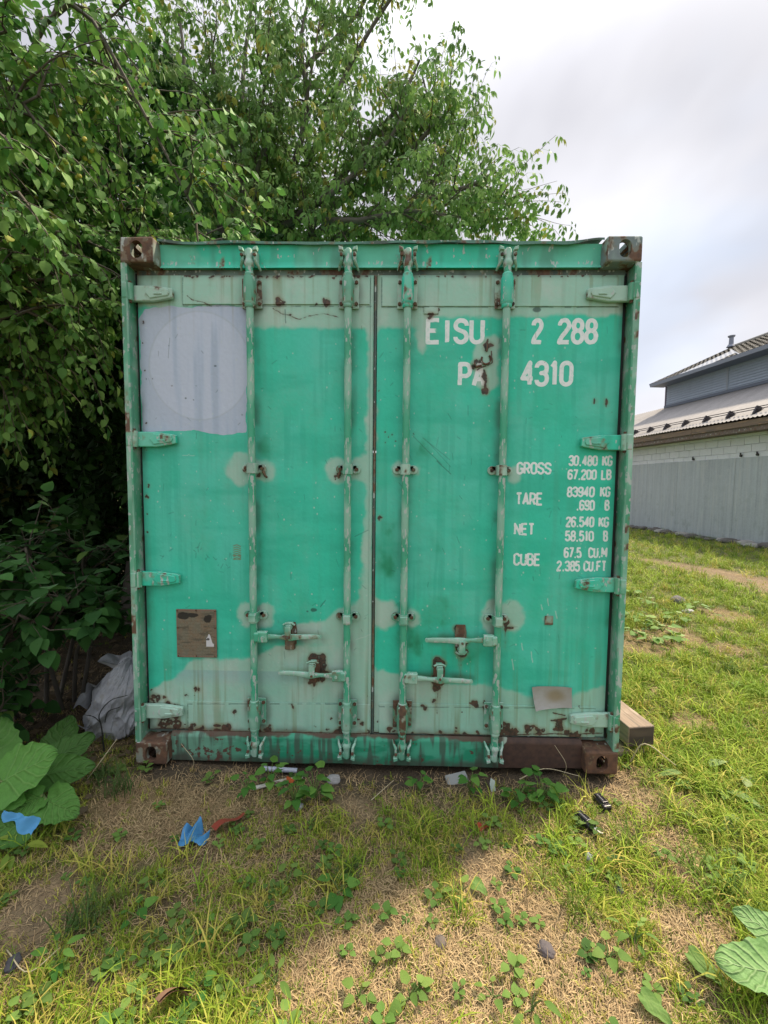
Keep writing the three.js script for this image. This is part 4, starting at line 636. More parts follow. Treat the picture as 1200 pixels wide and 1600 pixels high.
function basis(p, dir, rnd, tilt = 0.7, size = 1) {
  const X = dir.clone().normalize(); const up = V(0, 1, 0); let Y = up.addScaledVector(X, -X.y); if (Y.lengthSq() < 1e-4) Y = V(1, 0, 0); Y.normalize(); Y.applyAxisAngle(X, (rnd() - 0.5) * 2 * tilt); const Z = X.clone().cross(Y);
  return new THREE.Matrix4().makeBasis(X.multiplyScalar(size), Y.multiplyScalar(size), Z.multiplyScalar(size)).setPosition(p);
}
function instanced(name, geo, mats, cols, parent, mat = LM) {
  const m = new THREE.InstancedMesh(geo, mat, mats.length); mats.forEach((q, i) => { m.setMatrixAt(i, q); m.setColorAt(i, cols[i]); }); m.instanceMatrix.needsUpdate = true; if (m.instanceColor) m.instanceColor.needsUpdate = true; m.castShadow = m.receiveShadow = true; m.userData.kind = 'stuff'; m.name = parent ? name : numbered(name); (parent || scene).add(m); return m;
}
const bark = std({ map: tex(128, 256, (u, v) => { const n = fbm(u * 10, v * 5, 301, 4, 0), b = 0.05 + 0.09 * n; return [b * 1.05, b * 0.95, b * 0.8]; }), bumpMap: tex(128, 256, (u, v) => fbm(u * 14, v * 5, 305, 4), { data: true }), bumpScale: 0.02, roughness: 0.95 });
const twigM = std({ color: rgb(0.075, 0.062, 0.045), roughness: 0.9 });
function randDir(rnd) { const z = rnd() * 2 - 1, a = rnd() * 6.2832, r = Math.sqrt(1 - z * z); return V(r * Math.cos(a), z, r * Math.sin(a)); }
const camP = camera.position;
function growTree(root, o) {
  const rnd = mulberry(o.seed), limbsG = [], twigsG = [], mats = [], cols = [];
  const keep = o.keep || (() => true);
  const outside = (p) => !(p.x > -1.32 && p.x < 1.34 && p.y < 2.68 && p.z < 0.06 && p.z > -12.4) && p.distanceTo(camP) > 1.2 && keep(p);
  const leafAt = (p, d) => {
    if (!outside(p)) return; const dir = d.clone(); dir.y -= o.leafDroop ?? 0.4; const s = mix(o.size[0], o.size[1], rnd());
    mats.push(basis(p, dir, rnd, o.tilt ?? 0.8, s)); const t = rnd(); const c = rnd() < (o.oddShare ?? 0.04) ? o.odd : mixc(o.colors[0], o.colors[1], t); const k = 0.62 + 0.7 * rnd(); cols.push(rgb(c[0] * k, c[1] * k, c[2] * k));
  };
  const twig = (p, dir, L) => {
    const pts = [p.clone()]; const d = dir.clone(); const q = p.clone(); const n = 4;
    for (let i = 0; i < n; i++) { d.y -= o.droop; d.addScaledVector(randDir(rnd), 0.16).normalize(); q.addScaledVector(d, L / n); pts.push(q.clone()); }
    if (!outside(q) || !outside(p)) return;
    if (o.twigStems !== false) twigsG.push(sweep(pts, [0.0035, 0.0012], 3, false));
    const cnt = o.leaves; let side = rnd() < 0.5 ? 1 : -1;
    for (let i = 0; i < cnt; i++) { const t = (i + 0.4 + 0.4 * rnd()) / cnt * n, k = Math.min(n - 1, t | 0), pp = pts[k].clone().lerp(pts[k + 1], t - k); const tan = pts[k + 1].clone().sub(pts[k]).normalize(); const sd = tan.clone().cross(V(0, 1, 0)).normalize().multiplyScalar(side); side = -side; leafAt(pp, tan.multiplyScalar(0.6).addScaledVector(sd, 0.9).addScaledVector(randDir(rnd), 0.45)); }
    leafAt(q, d);
  };
  for (const L of o.limbs) {
    const pts = curve(L.pts, 12), r = L.r || [0.05, 0.014]; limbsG.push(sweep(pts, r, 7, false));
    const subs = Math.round((L.subs ?? o.subs));
    for (let i = 0; i < subs; i++) {
      const t = mix(L.t0 ?? o.t0 ?? 0.3, 1, (i + rnd()) / subs), k = Math.min(11, t * 12 | 0), p = pts[k].clone().lerp(pts[k + 1], t * 12 - k), tan = pts[k + 1].clone().sub(pts[k]).normalize();
      const d = tan.multiplyScalar(0.55).addScaledVector(randDir(rnd), 0.9).add(o.bias || V(0, 0, 0)).normalize(); const len = mix(o.subLen[0], o.subLen[1], rnd()) * mix(1.15, 0.6, t);
      const sp = [p.clone()], q = p.clone(); for (let s = 0; s < 5; s++) { d.y -= o.droop * 0.7; d.addScaledVector(randDir(rnd), 0.18).normalize(); q.addScaledVector(d, len / 5); sp.push(q.clone()); }
      if (sp.some((v) => !outside(v))) { if (!outside(sp[2])) continue; }
      twigsG.push(sweep(sp, [0.009, 0.003], 4, false));
      for (let w = 0; w < o.twigs; w++) { const tt = (w + rnd()) / o.twigs * 5, kk = Math.min(4, tt | 0), pp = sp[kk].clone().lerp(sp[kk + 1], tt - kk), tn = sp[kk + 1].clone().sub(sp[kk]).normalize(); twig(pp, tn.multiplyScalar(0.6).addScaledVector(randDir(rnd), 0.85).normalize(), mix(o.twigLen[0], o.twigLen[1], rnd())); }
      twig(q, d, o.twigLen[1]);
    }
  }
  if (o.trunk) mesh('trunk', sweep(curve(o.trunk, 10), o.trunkR, 10), bark, root, true);
  mesh('branches', limbsG, bark, root, true);
  if (twigsG.length) mesh('twigs', twigsG, twigM, root, true).userData.kind = 'stuff';
  // the leaves nearest to the viewer are parts of their own
  const near = o.single || 0, order = mats.map((m, i) => [Math.hypot(m.elements[12] - camP.x, m.elements[13] - camP.y, m.elements[14] - camP.z), i]).sort((a, b) => a[0] - b[0]);
  const single = new Set(order.filter(([, i]) => { const e = mats[i].elements, dz = camP.z - e[14]; return dz > 0.3 && Math.abs(e[12] - camP.x) / dz < 0.94 && (e[13] - camP.y) / dz < 1.2 && (e[13] - camP.y) / dz > -1.3; }).slice(0, near).map((q) => q[1]));
  const palette = [0, 1, 2, 3, 4, 5].map((k) => { const c = mixc(o.colors[0], o.colors[1], k / 5); return leafMat({ color: rgb(...c) }); });
  const restM = [], restC = []; mats.forEach((m, i) => { if (single.has(i)) { const l = new THREE.Mesh(o.geo, palette[i % 6]); l.name = 'leaf'; m.decompose(l.position, l.quaternion, l.scale); l.castShadow = l.receiveShadow = true; root.add(l); } else { restM.push(m); restC.push(cols[i]); } });
  instanced('crown', o.geo, restM, restC, root);
  return { mats, rnd };
}
const lp = (...q) => q.map((a) => V(...a));
// fruit tree leaning in from the left, closest to the viewer
{
  const t = thing('fruit_tree', 'leafy fruit tree with small yellow green plums arching beside the container top', 'tree', [0, 0, 0]);
  const top = [-2.75, 2.1, -0.75];
  const L = (...pts) => ({ pts: lp(top, ...pts), r: [0.017, 0.006] });
  const g = leafGeo(0.061, 0.036, { n: 4, curl: 0.22, fold: 0.25 });
  const res = growTree(t, {
    seed: 41, geo: g, trunk: lp([-2.8, -0.1, -0.8], [-2.82, 1.1, -0.7], top), trunkR: [0.11, 0.07],
    limbs: [L([-2.2, 3.5, -0.5], [-1.665,3.986,-0.35], [-1.347,3.528,-0.4], [-1.06,2.963,-0.5]), L([-2.3, 3.2, -0.3], [-1.655,3.301,-0.1]), L([-2.4, 2.7, -0.1], [-1.596,2.724,0.1]), L([-2.3, 2.6, -0.4], [-1.575,2.585,-0.1]), L([-2.3, 3.2, -0.7], [-1.688,3.45,-0.6]), L([-2.4, 2.2, -0.3], [-1.701,2.308,-0.1]), L([-2.2, 2.9, -0.9], [-1.662,3.352,-0.9]), L([-2.4, 3.6, -0.9], [-1.573,4.161,-0.9]), L([-2.5, 3.2, 0.0], [-1.635,2.921,0.25]), L([-2.5, 3.6, -0.3], [-1.887,3.694,-0.2]), L([-2.5, 2.2, -0.4], [-2.123,2.036,-0.4]), L([-2.3, 2.4, -0.6], [-1.771,2.399,-0.5]), L([-2.2, 2.9, -0.7], [-1.5, 2.95, -0.8], [-0.795,3.018,-0.7]), L([-2.6, 3.4, -0.6], [-1.787,3.894,-0.5]), L([-2.5, 2.4, -0.3], [-1.537,2.487,-0.15]), L([-2.3, 3.0, -0.5], [-1.528,2.766,-0.5])],
    subs: 15, t0: 0.25, subLen: [0.3, 0.62], twigs: 6, twigLen: [0.16, 0.34], leaves: 10, droop: 0.14, bias: V(0.1, -0.1, 0.1), leafDroop: 0.55, tilt: 1.0, size: [0.5, 1.25],
    colors: [[0.085, 0.23, 0.045], [0.22, 0.38, 0.09]], odd: [0.3, 0.34, 0.06], oddShare: 0.03, single: 260, keep: (p) => p.z < 0.5 && (p.z < -0.08 || p.x < -1.36),
  });
  // plums
  const fg = new THREE.SphereGeometry(0.0115, 10, 8); const fm = [rgb(0.36, 0.4, 0.06), rgb(0.26, 0.36, 0.06), rgb(0.46, 0.4, 0.06)].map((c) => std({ color: c, roughness: 0.35 }));
  const r = mulberry(9); let n = 0; for (let i = 0; i < res.mats.length && n < 150; i += 1) { const e = res.mats[i].elements; if (r() < 0.05 && e[14] > -0.7) { for (let k = 0; k < 1 + (r() * 2 | 0); k++) { const f = new THREE.Mesh(fg, fm[n % 3]); f.name = 'fruit'; f.position.set(e[12] + (r() - 0.5) * 0.03, e[13] - 0.035 - r() * 0.02, e[14] + (r() - 0.5) * 0.03); f.scale.setScalar(0.85 + 0.35 * r()); t.add(f); n++; } } }
}
// ash-leaved maple standing behind, its limbs spread over the container
{
  const t = thing('maple_tree', 'ash leaved maple with drooping leaflets spreading its limbs over the container roof', 'tree', [0, 0, 0]);
  const parts = []; for (const [x, z, a, s, y] of [[0.09, 0, 0, 1, 0], [0.055, 0, 1.0, 0.9, 0], [0.055, 0, -1.0, 0.9, 0], [0.1, 0, 0.45, 0.72, -0.004], [0.1, 0, -0.45, 0.72, -0.004]]) { const g = leafGeo(0.092 * s, 0.033 * s, { n: 3, curl: 0.36, fold: 0.3 }); g.rotateZ(-0.45); g.rotateY(a); g.translate(x, y, z); parts.push(g); }
  const pet = new THREE.BufferGeometry(); pet.setAttribute('position', new THREE.Float32BufferAttribute([0, 0, -0.0015, 0, 0, 0.0015, 0.1, 0, 0], 3)); pet.setAttribute('normal', new THREE.Float32BufferAttribute([0, 1, 0, 0, 1, 0, 0, 1, 0], 3)); pet.setIndex([0, 1, 2]); parts.push(pet);
  const comp = mergeGeometries(parts.map((q) => q.toNonIndexed()));
  const base = [-1.85, 0, -3.0], fork = [-1.75, 1.9, -2.9];
  const L = (r, ...pts) => ({ pts: lp(fork, ...pts), r });
  growTree(t, {
    seed: 43, geo: comp, trunk: lp([-1.9, -0.1, -3.05], [-1.85, 1, -3], fork), trunkR: [0.14, 0.1],
    limbs: [L([0.055, 0.012], [-1.158,4.196,-2.7], [-0.753,5.009,-2.6], [-0.372,5.849,-2.6], [0.265,6.765,-2.6]), L([0.05, 0.011], [-1.138,4.183,-2.7], [-0.504,4.573,-2.5], [-0.214,4.875,-2.4], [0.054,5.05,-2.3], [0.296,5.533,-2.3]), L([0.05, 0.01], [-0.858,4.058,-2.6], [-0.034,4.142,-2.4], [0.524,4.224,-2.2], [0.781,4.243,-2.1], [1.017,4.367,-2.1]),
      L([0.03, 0.008], [-1.47,4.397,-2.4], [-1.635,5.141,-2.2], [-1.686,5.713,-2.2]), L([0.03, 0.008], [-1.209,4.271,-2.4], [-1.205,4.964,-2.2], [-1.137,5.594,-2.2]), L([0.03, 0.008], [-1.062,4.334,-2.6], [-0.813,5.31,-2.4], [-0.684,6.022,-2.4]), L([0.03, 0.008], [-1.677,4.531,-2.6], [-2.281,5.76,-2.9], [-2.549,6.563,-2.9]),
      L([0.05, 0.01], [-0.77,4.142,-2.5], [0.028,4.503,-2.3], [0.362,4.779,-2.2], [0.583,4.997,-2.2]), L([0.05, 0.01], [-1.2,4.203,-2.6], [-0.834,5.212,-2.5], [-0.918,6.047,-2.6], [-0.735,6.895,-2.7]), L([0.05, 0.012], [-1.645,4.732,-2.9], [-1.664,6.048,-3], [-1.505,7.12,-3]), L([0.05, 0.012], [-1.858,4.466,-2.7], [-2.073,5.305,-2.6], [-2.186,6.309,-2.6]), L([0.05, 0.012], [-1.383,4.798,-3], [-1.279,6.015,-3.2], [-0.382,7.023,-3.3], [-0.084,7.718,-3.3]), L([0.04, 0.01], [-1.212,3.989,-2.4], [-0.26,3.869,-2], [0.208,3.89,-1.9], [0.653,3.772,-1.8]), L([0.04, 0.01], [-0.858,4.058,-2.6], [0.231,4.329,-2.6], [0.572,4.837,-2.7], [0.738,5.109,-2.7]), L([0.045, 0.01], [-1.375,4.08,-2.5], [-1.241,4.31,-2.1], [-1.057,4.605,-1.9]), L([0.045, 0.01], [-1.014,4.02,-2.4], [-0.498,4.124,-2], [-0.029,4.513,-2], [0.199,4.896,-2]), L([0.045, 0.01], [-0.878,4.115,-2.7], [0.244,4.65,-3], [0.543,5.501,-3.2], [0.382,6.212,-3.2]), L([0.03, 0.01], [-0.555,3.944,-2.4], [0.591,3.929,-2.2], [0.96,3.987,-2.2], [1.296,4.015,-2.2])],
    subs: 13, t0: 0.22, subLen: [0.3, 0.66], twigs: 4, twigLen: [0.18, 0.38], leaves: 6, droop: 0.06, bias: V(0.06, 0.12, 0.05), leafDroop: 0.75, tilt: 1.1, size: [0.55, 1.15],
    colors: [[0.12, 0.25, 0.06], [0.25, 0.40, 0.11]], odd: [0.36, 0.38, 0.08], oddShare: 0.07, single: 200, keep: (p) => p.x < 2.6,
  });
}
// dense dark trees along the container's left side
const bgLeaf = (() => { const parts = [], r = mulberry(3); for (let i = 0; i < 6; i++) { const g = leafGeo(0.085, 0.05, { n: 2, curl: 0.25 }); g.rotateX((r() - 0.5) * 1.4); g.rotateZ((r() - 0.5) * 1.2 - 0.4); g.rotateY(i / 6 * 6.28 + r()); g.translate((r() - 0.5) * 0.14, (r() - 0.5) * 0.12, (r() - 0.5) * 0.14); parts.push(g); } return mergeGeometries(parts.map((q) => q.toNonIndexed())); })();
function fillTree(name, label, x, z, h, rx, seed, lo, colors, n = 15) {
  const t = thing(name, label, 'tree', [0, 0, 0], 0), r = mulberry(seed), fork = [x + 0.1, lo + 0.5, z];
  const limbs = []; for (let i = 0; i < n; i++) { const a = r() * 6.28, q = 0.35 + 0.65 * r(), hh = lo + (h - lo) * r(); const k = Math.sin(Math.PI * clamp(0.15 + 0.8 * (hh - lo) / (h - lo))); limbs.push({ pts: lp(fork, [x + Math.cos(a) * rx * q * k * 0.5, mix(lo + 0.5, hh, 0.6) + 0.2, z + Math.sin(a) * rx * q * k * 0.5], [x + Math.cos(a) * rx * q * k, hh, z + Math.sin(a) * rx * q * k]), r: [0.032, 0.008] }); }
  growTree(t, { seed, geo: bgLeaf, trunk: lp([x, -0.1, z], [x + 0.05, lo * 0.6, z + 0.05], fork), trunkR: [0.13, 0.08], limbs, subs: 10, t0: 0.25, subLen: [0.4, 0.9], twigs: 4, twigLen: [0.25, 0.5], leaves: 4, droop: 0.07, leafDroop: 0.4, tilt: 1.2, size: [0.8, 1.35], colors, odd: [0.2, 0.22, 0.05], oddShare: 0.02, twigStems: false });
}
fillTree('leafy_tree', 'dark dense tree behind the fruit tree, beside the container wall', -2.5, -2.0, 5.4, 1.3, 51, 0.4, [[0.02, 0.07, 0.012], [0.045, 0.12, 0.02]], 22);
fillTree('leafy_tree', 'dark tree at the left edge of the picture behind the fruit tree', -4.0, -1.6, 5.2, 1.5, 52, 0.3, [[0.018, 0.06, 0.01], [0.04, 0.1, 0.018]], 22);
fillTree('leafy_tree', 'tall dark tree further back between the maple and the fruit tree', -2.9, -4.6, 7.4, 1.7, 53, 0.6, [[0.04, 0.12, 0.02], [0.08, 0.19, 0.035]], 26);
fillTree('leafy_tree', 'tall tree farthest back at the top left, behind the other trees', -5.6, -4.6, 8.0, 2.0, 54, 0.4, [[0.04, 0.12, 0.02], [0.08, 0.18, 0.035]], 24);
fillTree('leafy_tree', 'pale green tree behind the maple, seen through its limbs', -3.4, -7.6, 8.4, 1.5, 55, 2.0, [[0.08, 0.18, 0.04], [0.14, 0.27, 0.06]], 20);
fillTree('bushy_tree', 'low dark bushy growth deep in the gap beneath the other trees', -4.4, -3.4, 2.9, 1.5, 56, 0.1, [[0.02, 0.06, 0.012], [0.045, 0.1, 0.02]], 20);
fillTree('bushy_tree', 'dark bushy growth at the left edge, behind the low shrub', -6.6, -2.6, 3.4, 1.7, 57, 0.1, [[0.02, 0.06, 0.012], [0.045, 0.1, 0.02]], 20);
// low shrub in front of the dark trees
{
  const t = thing('shrub', 'low shrub of broad rounded leaves at the lower left, in front of the dark trees', 'shrub', [0, 0, 0]);
  const g = leafGeo(0.095, 0.07, { n: 5, curl: 0.2, fold: 0.15, shape: (q) => Math.pow(Math.sin(Math.PI * Math.pow(q, 0.62)), 0.8) });
  const L = (...pts) => ({ pts: lp(...pts), r: [0.014, 0.005] });
  growTree(t, {
    seed: 61, geo: g, limbs: [L([-2.1, 0, -0.5], [-2.0, 0.6, -0.4], [-1.869,1.106,-0.15]), L([-2.0, 0, -0.5], [-1.9, 0.5, -0.3], [-1.639,0.832,-0.15]), L([-2.2, 0, -0.4], [-2.1, 0.4, -0.2], [-1.784,0.773,0]), L([-2.2, 0, -0.5], [-2.0, 0.3, -0.2], [-1.747,0.385,-0.05]), L([-2.0, 0, -0.6], [-1.8, 0.45, -0.4], [-1.584,0.513,-0.25]), L([-2.3, 0, -0.4], [-2.3, 0.6, -0.2], [-2.174,0.94,-0.1]), L([-1.95, 0, -0.6], [-1.75, 0.6, -0.5], [-1.608,0.688,-0.4]), L([-2.3, 0, -0.3], [-2.2, 0.2, -0.1], [-1.875,0.273,0]), L([-2.1, 0, -0.6], [-1.9, 0.8, -0.6], [-1.825,1.016,-0.5])],
    subs: 9, t0: 0.4, subLen: [0.16, 0.36], twigs: 4, twigLen: [0.12, 0.24], leaves: 4, droop: 0.05, bias: V(0.1, 0, 0.2), leafDroop: 0.35, tilt: 0.6, size: [0.65, 1.15], colors: [[0.025, 0.1, 0.018], [0.06, 0.18, 0.035]], odd: [0.14, 0.25, 0.05], oddShare: 0.05, single: 250, keep: (p) => p.x < -1.38 && p.z < 0.25 && !(p.y < 0.56 && p.x > -1.84 && p.z > -0.6),
  });
}

// ---------------------------------------------------------------- grass and ground cover
function tuftGeo(seed, n, L0, L1, spread, lean, w, segs = 3) {
  const r = mulberry(seed), pos = [], idx = [];
  for (let b = 0; b < n; b++) {
    const a = r() * 6.2832, rad = Math.sqrt(r()) * spread, x0 = Math.cos(r() * 6.28) * rad, z0 = Math.sin(r() * 6.28) * rad, L = mix(L0, L1, r()), th = lean * (0.35 + 0.9 * r()), dx = Math.cos(a), dz = Math.sin(a), bend = 0.5 + r() * 1.1, ww = w * (0.6 + 0.7 * r());
    let x = x0, y = -0.004, z = z0, an = th * 0.5; const base = pos.length / 3, f = r() * 6.28; const px = -dz * Math.cos(f * 0.15) , pz = dx;
    for (let i = 0; i <= segs; i++) { const t = i / segs, k = ww * (1 - t * t * 0.92) / 2; if (i < segs) pos.push(x - px * k, y, z - pz * k, x + px * k, y, z + pz * k); else pos.push(x, y, z); const s = L / segs; x += dx * Math.sin(an) * s; z += dz * Math.sin(an) * s; y += Math.cos(an) * s; if (y < 0.004) y = 0.004; an = Math.min(an + bend * th / segs * 1.6, 1.9); }
    for (let i = 0; i < segs; i++) { const q = base + i * 2; if (i < segs - 1) idx.push(q, q + 1, q + 2, q + 2, q + 1, q + 3); else idx.push(q, q + 1, q + 2); }
  }
  const g = new THREE.BufferGeometry(); g.setAttribute('position', new THREE.Float32BufferAttribute(pos, 3)); g.setIndex(idx); g.computeVertexNormals(); return g;
}
const grassM = leafMat({ transmission: 0.35, roughness: 0.7, specularIntensity: 0.25 }), strawM = std({ color: 0xffffff, roughness: 0.9 });
const UPV = V(0, 1, 0);
function scatter(seed, count, r0, r1, prob, size, color) {
  const r = mulberry(seed), mats = [], cols = [], q = new THREE.Quaternion();
  for (let k = 0; k < count; k++) {
    const d = r0 * Math.pow(r1 / r0, r()), a = (r() * 2 - 1) * 1.12, x = camP.x + Math.sin(a) * d, z = camP.z - Math.cos(a) * d;
    if (inBox(x, z, -0.02) || x > 9.1 || z < -13.5) { r(); r(); r(); continue; }
    const c = cover(x, z); if (r() > prob(c, x, z, d)) continue;
    const s = size(r, d, c, x, z); q.setFromAxisAngle(UPV, r() * 6.28); mats.push(new THREE.Matrix4().compose(V(x, hgt(x, z), z), q, V(s, s * (0.75 + 0.5 * r()), s))); const cc = color(r, c, x, z), kk = 0.75 + 0.5 * r(); cols.push(rgb(cc[0] * kk, cc[1] * kk, cc[2] * kk));
  }
  return [mats, cols];
}
const GRASS_A = [0.14, 0.25, 0.018], GRASS_B = [0.34, 0.42, 0.045], GRASS_Y = [0.5, 0.42, 0.1];
const gcol = (r, c, x) => { const t = r(); let q = mixc(GRASS_A, GRASS_B, t); if (r() < 0.16 + 0.35 * (1 - c.green)) q = mixc(q, GRASS_Y, 0.5 + 0.5 * r()); return q; };
const lod = (d) => 0.75 + 0.09 * Math.min(d, 9);
for (const [seed, n, geo, r0, r1] of [[301, 48000, tuftGeo(1, 9, 0.025, 0.06, 0.022, 0.9, 0.0034), 0.7, 17], [302, 34000, tuftGeo(2, 8, 0.02, 0.045, 0.03, 1.2, 0.004), 0.7, 17]]) {
  const [m, c] = scatter(seed, n, r0, r1, (c, x, z, d) => c.green * 1.15, (r, d, c) => (0.6 + 0.7 * r()) * lod(d) * (0.7 + 0.5 * c.green), gcol);
  tag(instanced('grass', geo, m, c, null, grassM), seed === 301 ? 'short green grass covering the ground in front and to the right' : 'fine trodden grass between the taller green blades', 'grass', null, 'stuff');
}
{ // longer, looser blades, thickest in the meadow on the right
  const [m, c] = scatter(303, 22000, 0.8, 16, (c, x, z, d) => Math.pow(c.green, 2) * (x > 1.0 ? 0.9 : 0.25), (r, d, c) => (0.7 + 0.7 * r()) * lod(d), gcol);
  tag(instanced('grass', tuftGeo(3, 11, 0.06, 0.14, 0.035, 0.85, 0.0042, 4), m, c, null, grassM), 'longer bright grass of the meadow to the right of the container', 'grass', null, 'stuff');
}
{
  const [m, c] = scatter(304, 30000, 0.7, 14, (c) => 0.25 + 0.9 * c.straw - 0.3 * c.green, (r, d) => (0.7 + 0.8 * r()) * lod(d), (r) => mixc([0.26, 0.17, 0.085], [0.42, 0.31, 0.16], r()));
  tag(instanced('dry_grass', tuftGeo(4, 10, 0.022, 0.06, 0.04, 2.4, 0.0021), m, c, null, strawM), 'dry straw coloured grass lying flat on the trodden ground', 'dry grass', null, 'stuff');
}
{ // small broad leaves: clover, plantain, seedlings
  const g = (() => { const r = mulberry(8), parts = []; for (let i = 0; i < 6; i++) { const q = leafGeo(0.02 + 0.018 * r(), 0.014 + 0.01 * r(), { n: 3, curl: 0.3, fold: 0.12 }); q.rotateZ(0.25 + 0.5 * r()); q.rotateY(i * 1.05 + r()); q.translate((r() - 0.5) * 0.025, 0.006 + 0.02 * r(), (r() - 0.5) * 0.025); parts.push(q); } return mergeGeometries(parts.map((q) => q.toNonIndexed())); })();
  const [m, c] = scatter(305, 5200, 0.7, 9, (c, x, z) => (x < 1.1 ? 0.6 : 0.25) * c.green * (1 - 0.6 * c.straw) * sstep(0.42, 0.6, fbm(x * 2.6, z * 2.6, 311, 3)) + 0.05, (r, d) => (0.6 + 0.9 * r()) * (0.9 + 0.05 * d), (r) => mixc([0.06, 0.14, 0.025], [0.15, 0.24, 0.05], r()));
  tag(instanced('ground_cover', g, m, c, null, grassM), 'low broad leaved ground cover growing through the grass', 'ground cover', null, 'stuff');
}
// leaf litter under the trees
{
  const g = leafGeo(0.05, 0.03, { n: 2, curl: 0.3 }); const r = mulberry(15), m = [], c = []; for (let k = 0; k < 2600; k++) { const x = -1.25 - r() * 3.2, z = -3 + r() * 3.3; m.push(basis(V(x, hgt(x, z) + 0.006 + 0.02 * r(), z), V(r() - 0.5, 0.3 * (r() - 0.5), r() - 0.5), r, 1, 0.6 + r())); const q = mixc([0.05, 0.035, 0.02], [0.11, 0.08, 0.04], r()); c.push(rgb(...q)); }
  tag(instanced('leaf_litter', g, m, c, null, strawM), 'dark dead leaves lying under the trees on the left', 'leaf litter', null, 'stuff');
}
const P = (x, z, dy = 0) => V(x, hgt(x, z) + dy, z);

// tufts that stand out
{
  const gA = tuftGeo(21, 60, 0.07, 0.17, 0.06, 0.85, 0.0042, 4), gB = tuftGeo(22, 70, 0.05, 0.13, 0.075, 1.0, 0.0045, 4);
  const mats = [[0.10, 0.17, 0.025], [0.14, 0.21, 0.03], [0.18, 0.24, 0.045], [0.07, 0.13, 0.03]].map((c) => leafMat({ color: rgb(...c), transmission: 0.3 }));
  const T = [[-0.068,0.563, 0.75, 3, 'dark green grass tuft alone in the shade below the door seam'], [0.725,0.658, 0.9, 1, 'fine green grass tuft below the two black plastic pieces'], [0.641,0.555, 0.7, 2, 'pale green grass tuft left of the fine tuft, below the black plastic'], [1.052,0.406, 0.9, 1, 'green grass tuft right of the two black plastic pieces'], [1.237,0.486, 1.1, 1, 'large bright grass tuft in the sun at the right, above the big leaf'], [1.307,0.608, 1.1, 0, 'long grass tuft at the right edge above the big cut leaf'], [2.803,-1.268, 1.2, 0, 'dense bright green clump in the middle of the right meadow'], [1.9,-0.35, 1.0, 1, 'grass clump in the right meadow beside the timber block'], [4.265,-2.73, 1.1, 0, 'dark green clump near the right edge of the meadow'], [1.327,0.197, 0.9, 2, 'tall grass tuft on the bank beside the right bottom corner'], [-1.32,0.098, 1.1, 3, 'long grass tuft beside the burdock, left of the container corner'], [-1.16,0.198, 1.0, 3, 'arching grass tuft between the burdock and the container corner'], [1.353,0.011, 0.8, 2, 'pale grass tuft under the timber block'], [-0.92,0.757, 1.0, 3, 'feathery dark tuft in the shade at the lower left'], [0.289,0.637, 0.6, 1, 'small sunlit tuft on the edge of the container shadow'], [-0.864,0.714, 0.9, 1, 'broad feathery tuft right of the dark one at the lower left']];
  T.forEach(([x, z, s, k, label], i) => { const t = mesh('grass_tuft', i % 2 ? gA : gB, mats[k], null, true); t.position.copy(P(x, z)); t.rotation.y = i * 1.7; t.scale.setScalar(s); tag(t, label, 'grass tuft', 'grass tufts in front of and beside the container'); });
}
// seedlings and low leafy plants
const plantLeaf = leafGeo(1, 0.8, { n: 5, curl: 0.3, fold: 0.12, wave: 0.03, shape: (q) => Math.pow(Math.sin(Math.PI * Math.pow(q, 0.55)), 0.7) * (1 - 0.16 * Math.abs(Math.sin(q * 12))) });
const longLeaf = leafGeo(1, 0.36, { n: 6, curl: 0.35, fold: 0.18 });
function leafyPlant(name, label, group, x, z, n, size, h, seed, c0, c1, geo = plantLeaf, cat = 'plant') {
  const t = thing(name, label, cat, P(x, z).toArray(), 0, group), r = mulberry(seed), ms = [0, 1, 2].map((k) => leafMat({ color: rgb(...mixc(c0, c1, k / 2)) })), stems = [];
  for (let i = 0; i < n; i++) { const a = i * 2.4 + r(), ph = h * (0.35 + 0.75 * r()), rr = size * (0.25 + 0.5 * r()); const top = V(Math.cos(a) * rr, ph, Math.sin(a) * rr); stems.push(sweep([V(0, 0, 0), V(top.x * 0.4, ph * 0.6, top.z * 0.4), top], [0.0025 + size * 0.008, 0.0015], 5)); const l = new THREE.Mesh(geo, ms[i % 3]); l.name = 'leaf'; basis(top, V(Math.cos(a), 0.1 + 0.35 * (r() - 0.3), Math.sin(a)), r, 0.4, size * (0.7 + 0.5 * r())).decompose(l.position, l.quaternion, l.scale); l.castShadow = l.receiveShadow = true; t.add(l); }
  mesh('stem', stems, leafMat({ color: rgb(0.12, 0.18, 0.05), transmission: 0.1 }), t, true); return t;
}
const C0 = [0.06, 0.19, 0.025], C1 = [0.15, 0.31, 0.05], CS0 = [0.12, 0.22, 0.035], CS1 = [0.22, 0.33, 0.07];
[[-0.585,0.18, 7, 0.035, 0.07, 'small weed under the left locking bar, left of the white stick'], [-0.489,0.127, 9, 0.04, 0.09, 'bushy weed behind the white stick, under the left door'], [-0.349,0.231, 10, 0.042, 0.08, 'bright weed below the orange scrap on the white stick'], [-0.264,0.189, 12, 0.046, 0.1, 'tallest bright weed below the left door, right of the orange scrap'], [0.222,0.105, 6, 0.035, 0.07, 'small weed under the third locking bar'], [0.466,0.105, 9, 0.04, 0.08, 'leafy weed under the right door beside the pale glass piece'], [0.674,0.172, 9, 0.044, 0.07, 'low round leaved weed under the fourth locking bar'], [0.791,0.156, 12, 0.044, 0.09, 'bushy dark weed left of the right bottom corner'], [-0.094,0.636, 5, 0.04, 0.04, 'pale weed in the shade left of the dark tuft']].forEach(([x, z, n, s, h, label], i) => leafyPlant('weed', label, 'weeds along the foot of the container', x, z, n + 2, s * 1.3, h * 1.2, 400 + i, C0, C1, plantLeaf, 'weed'));
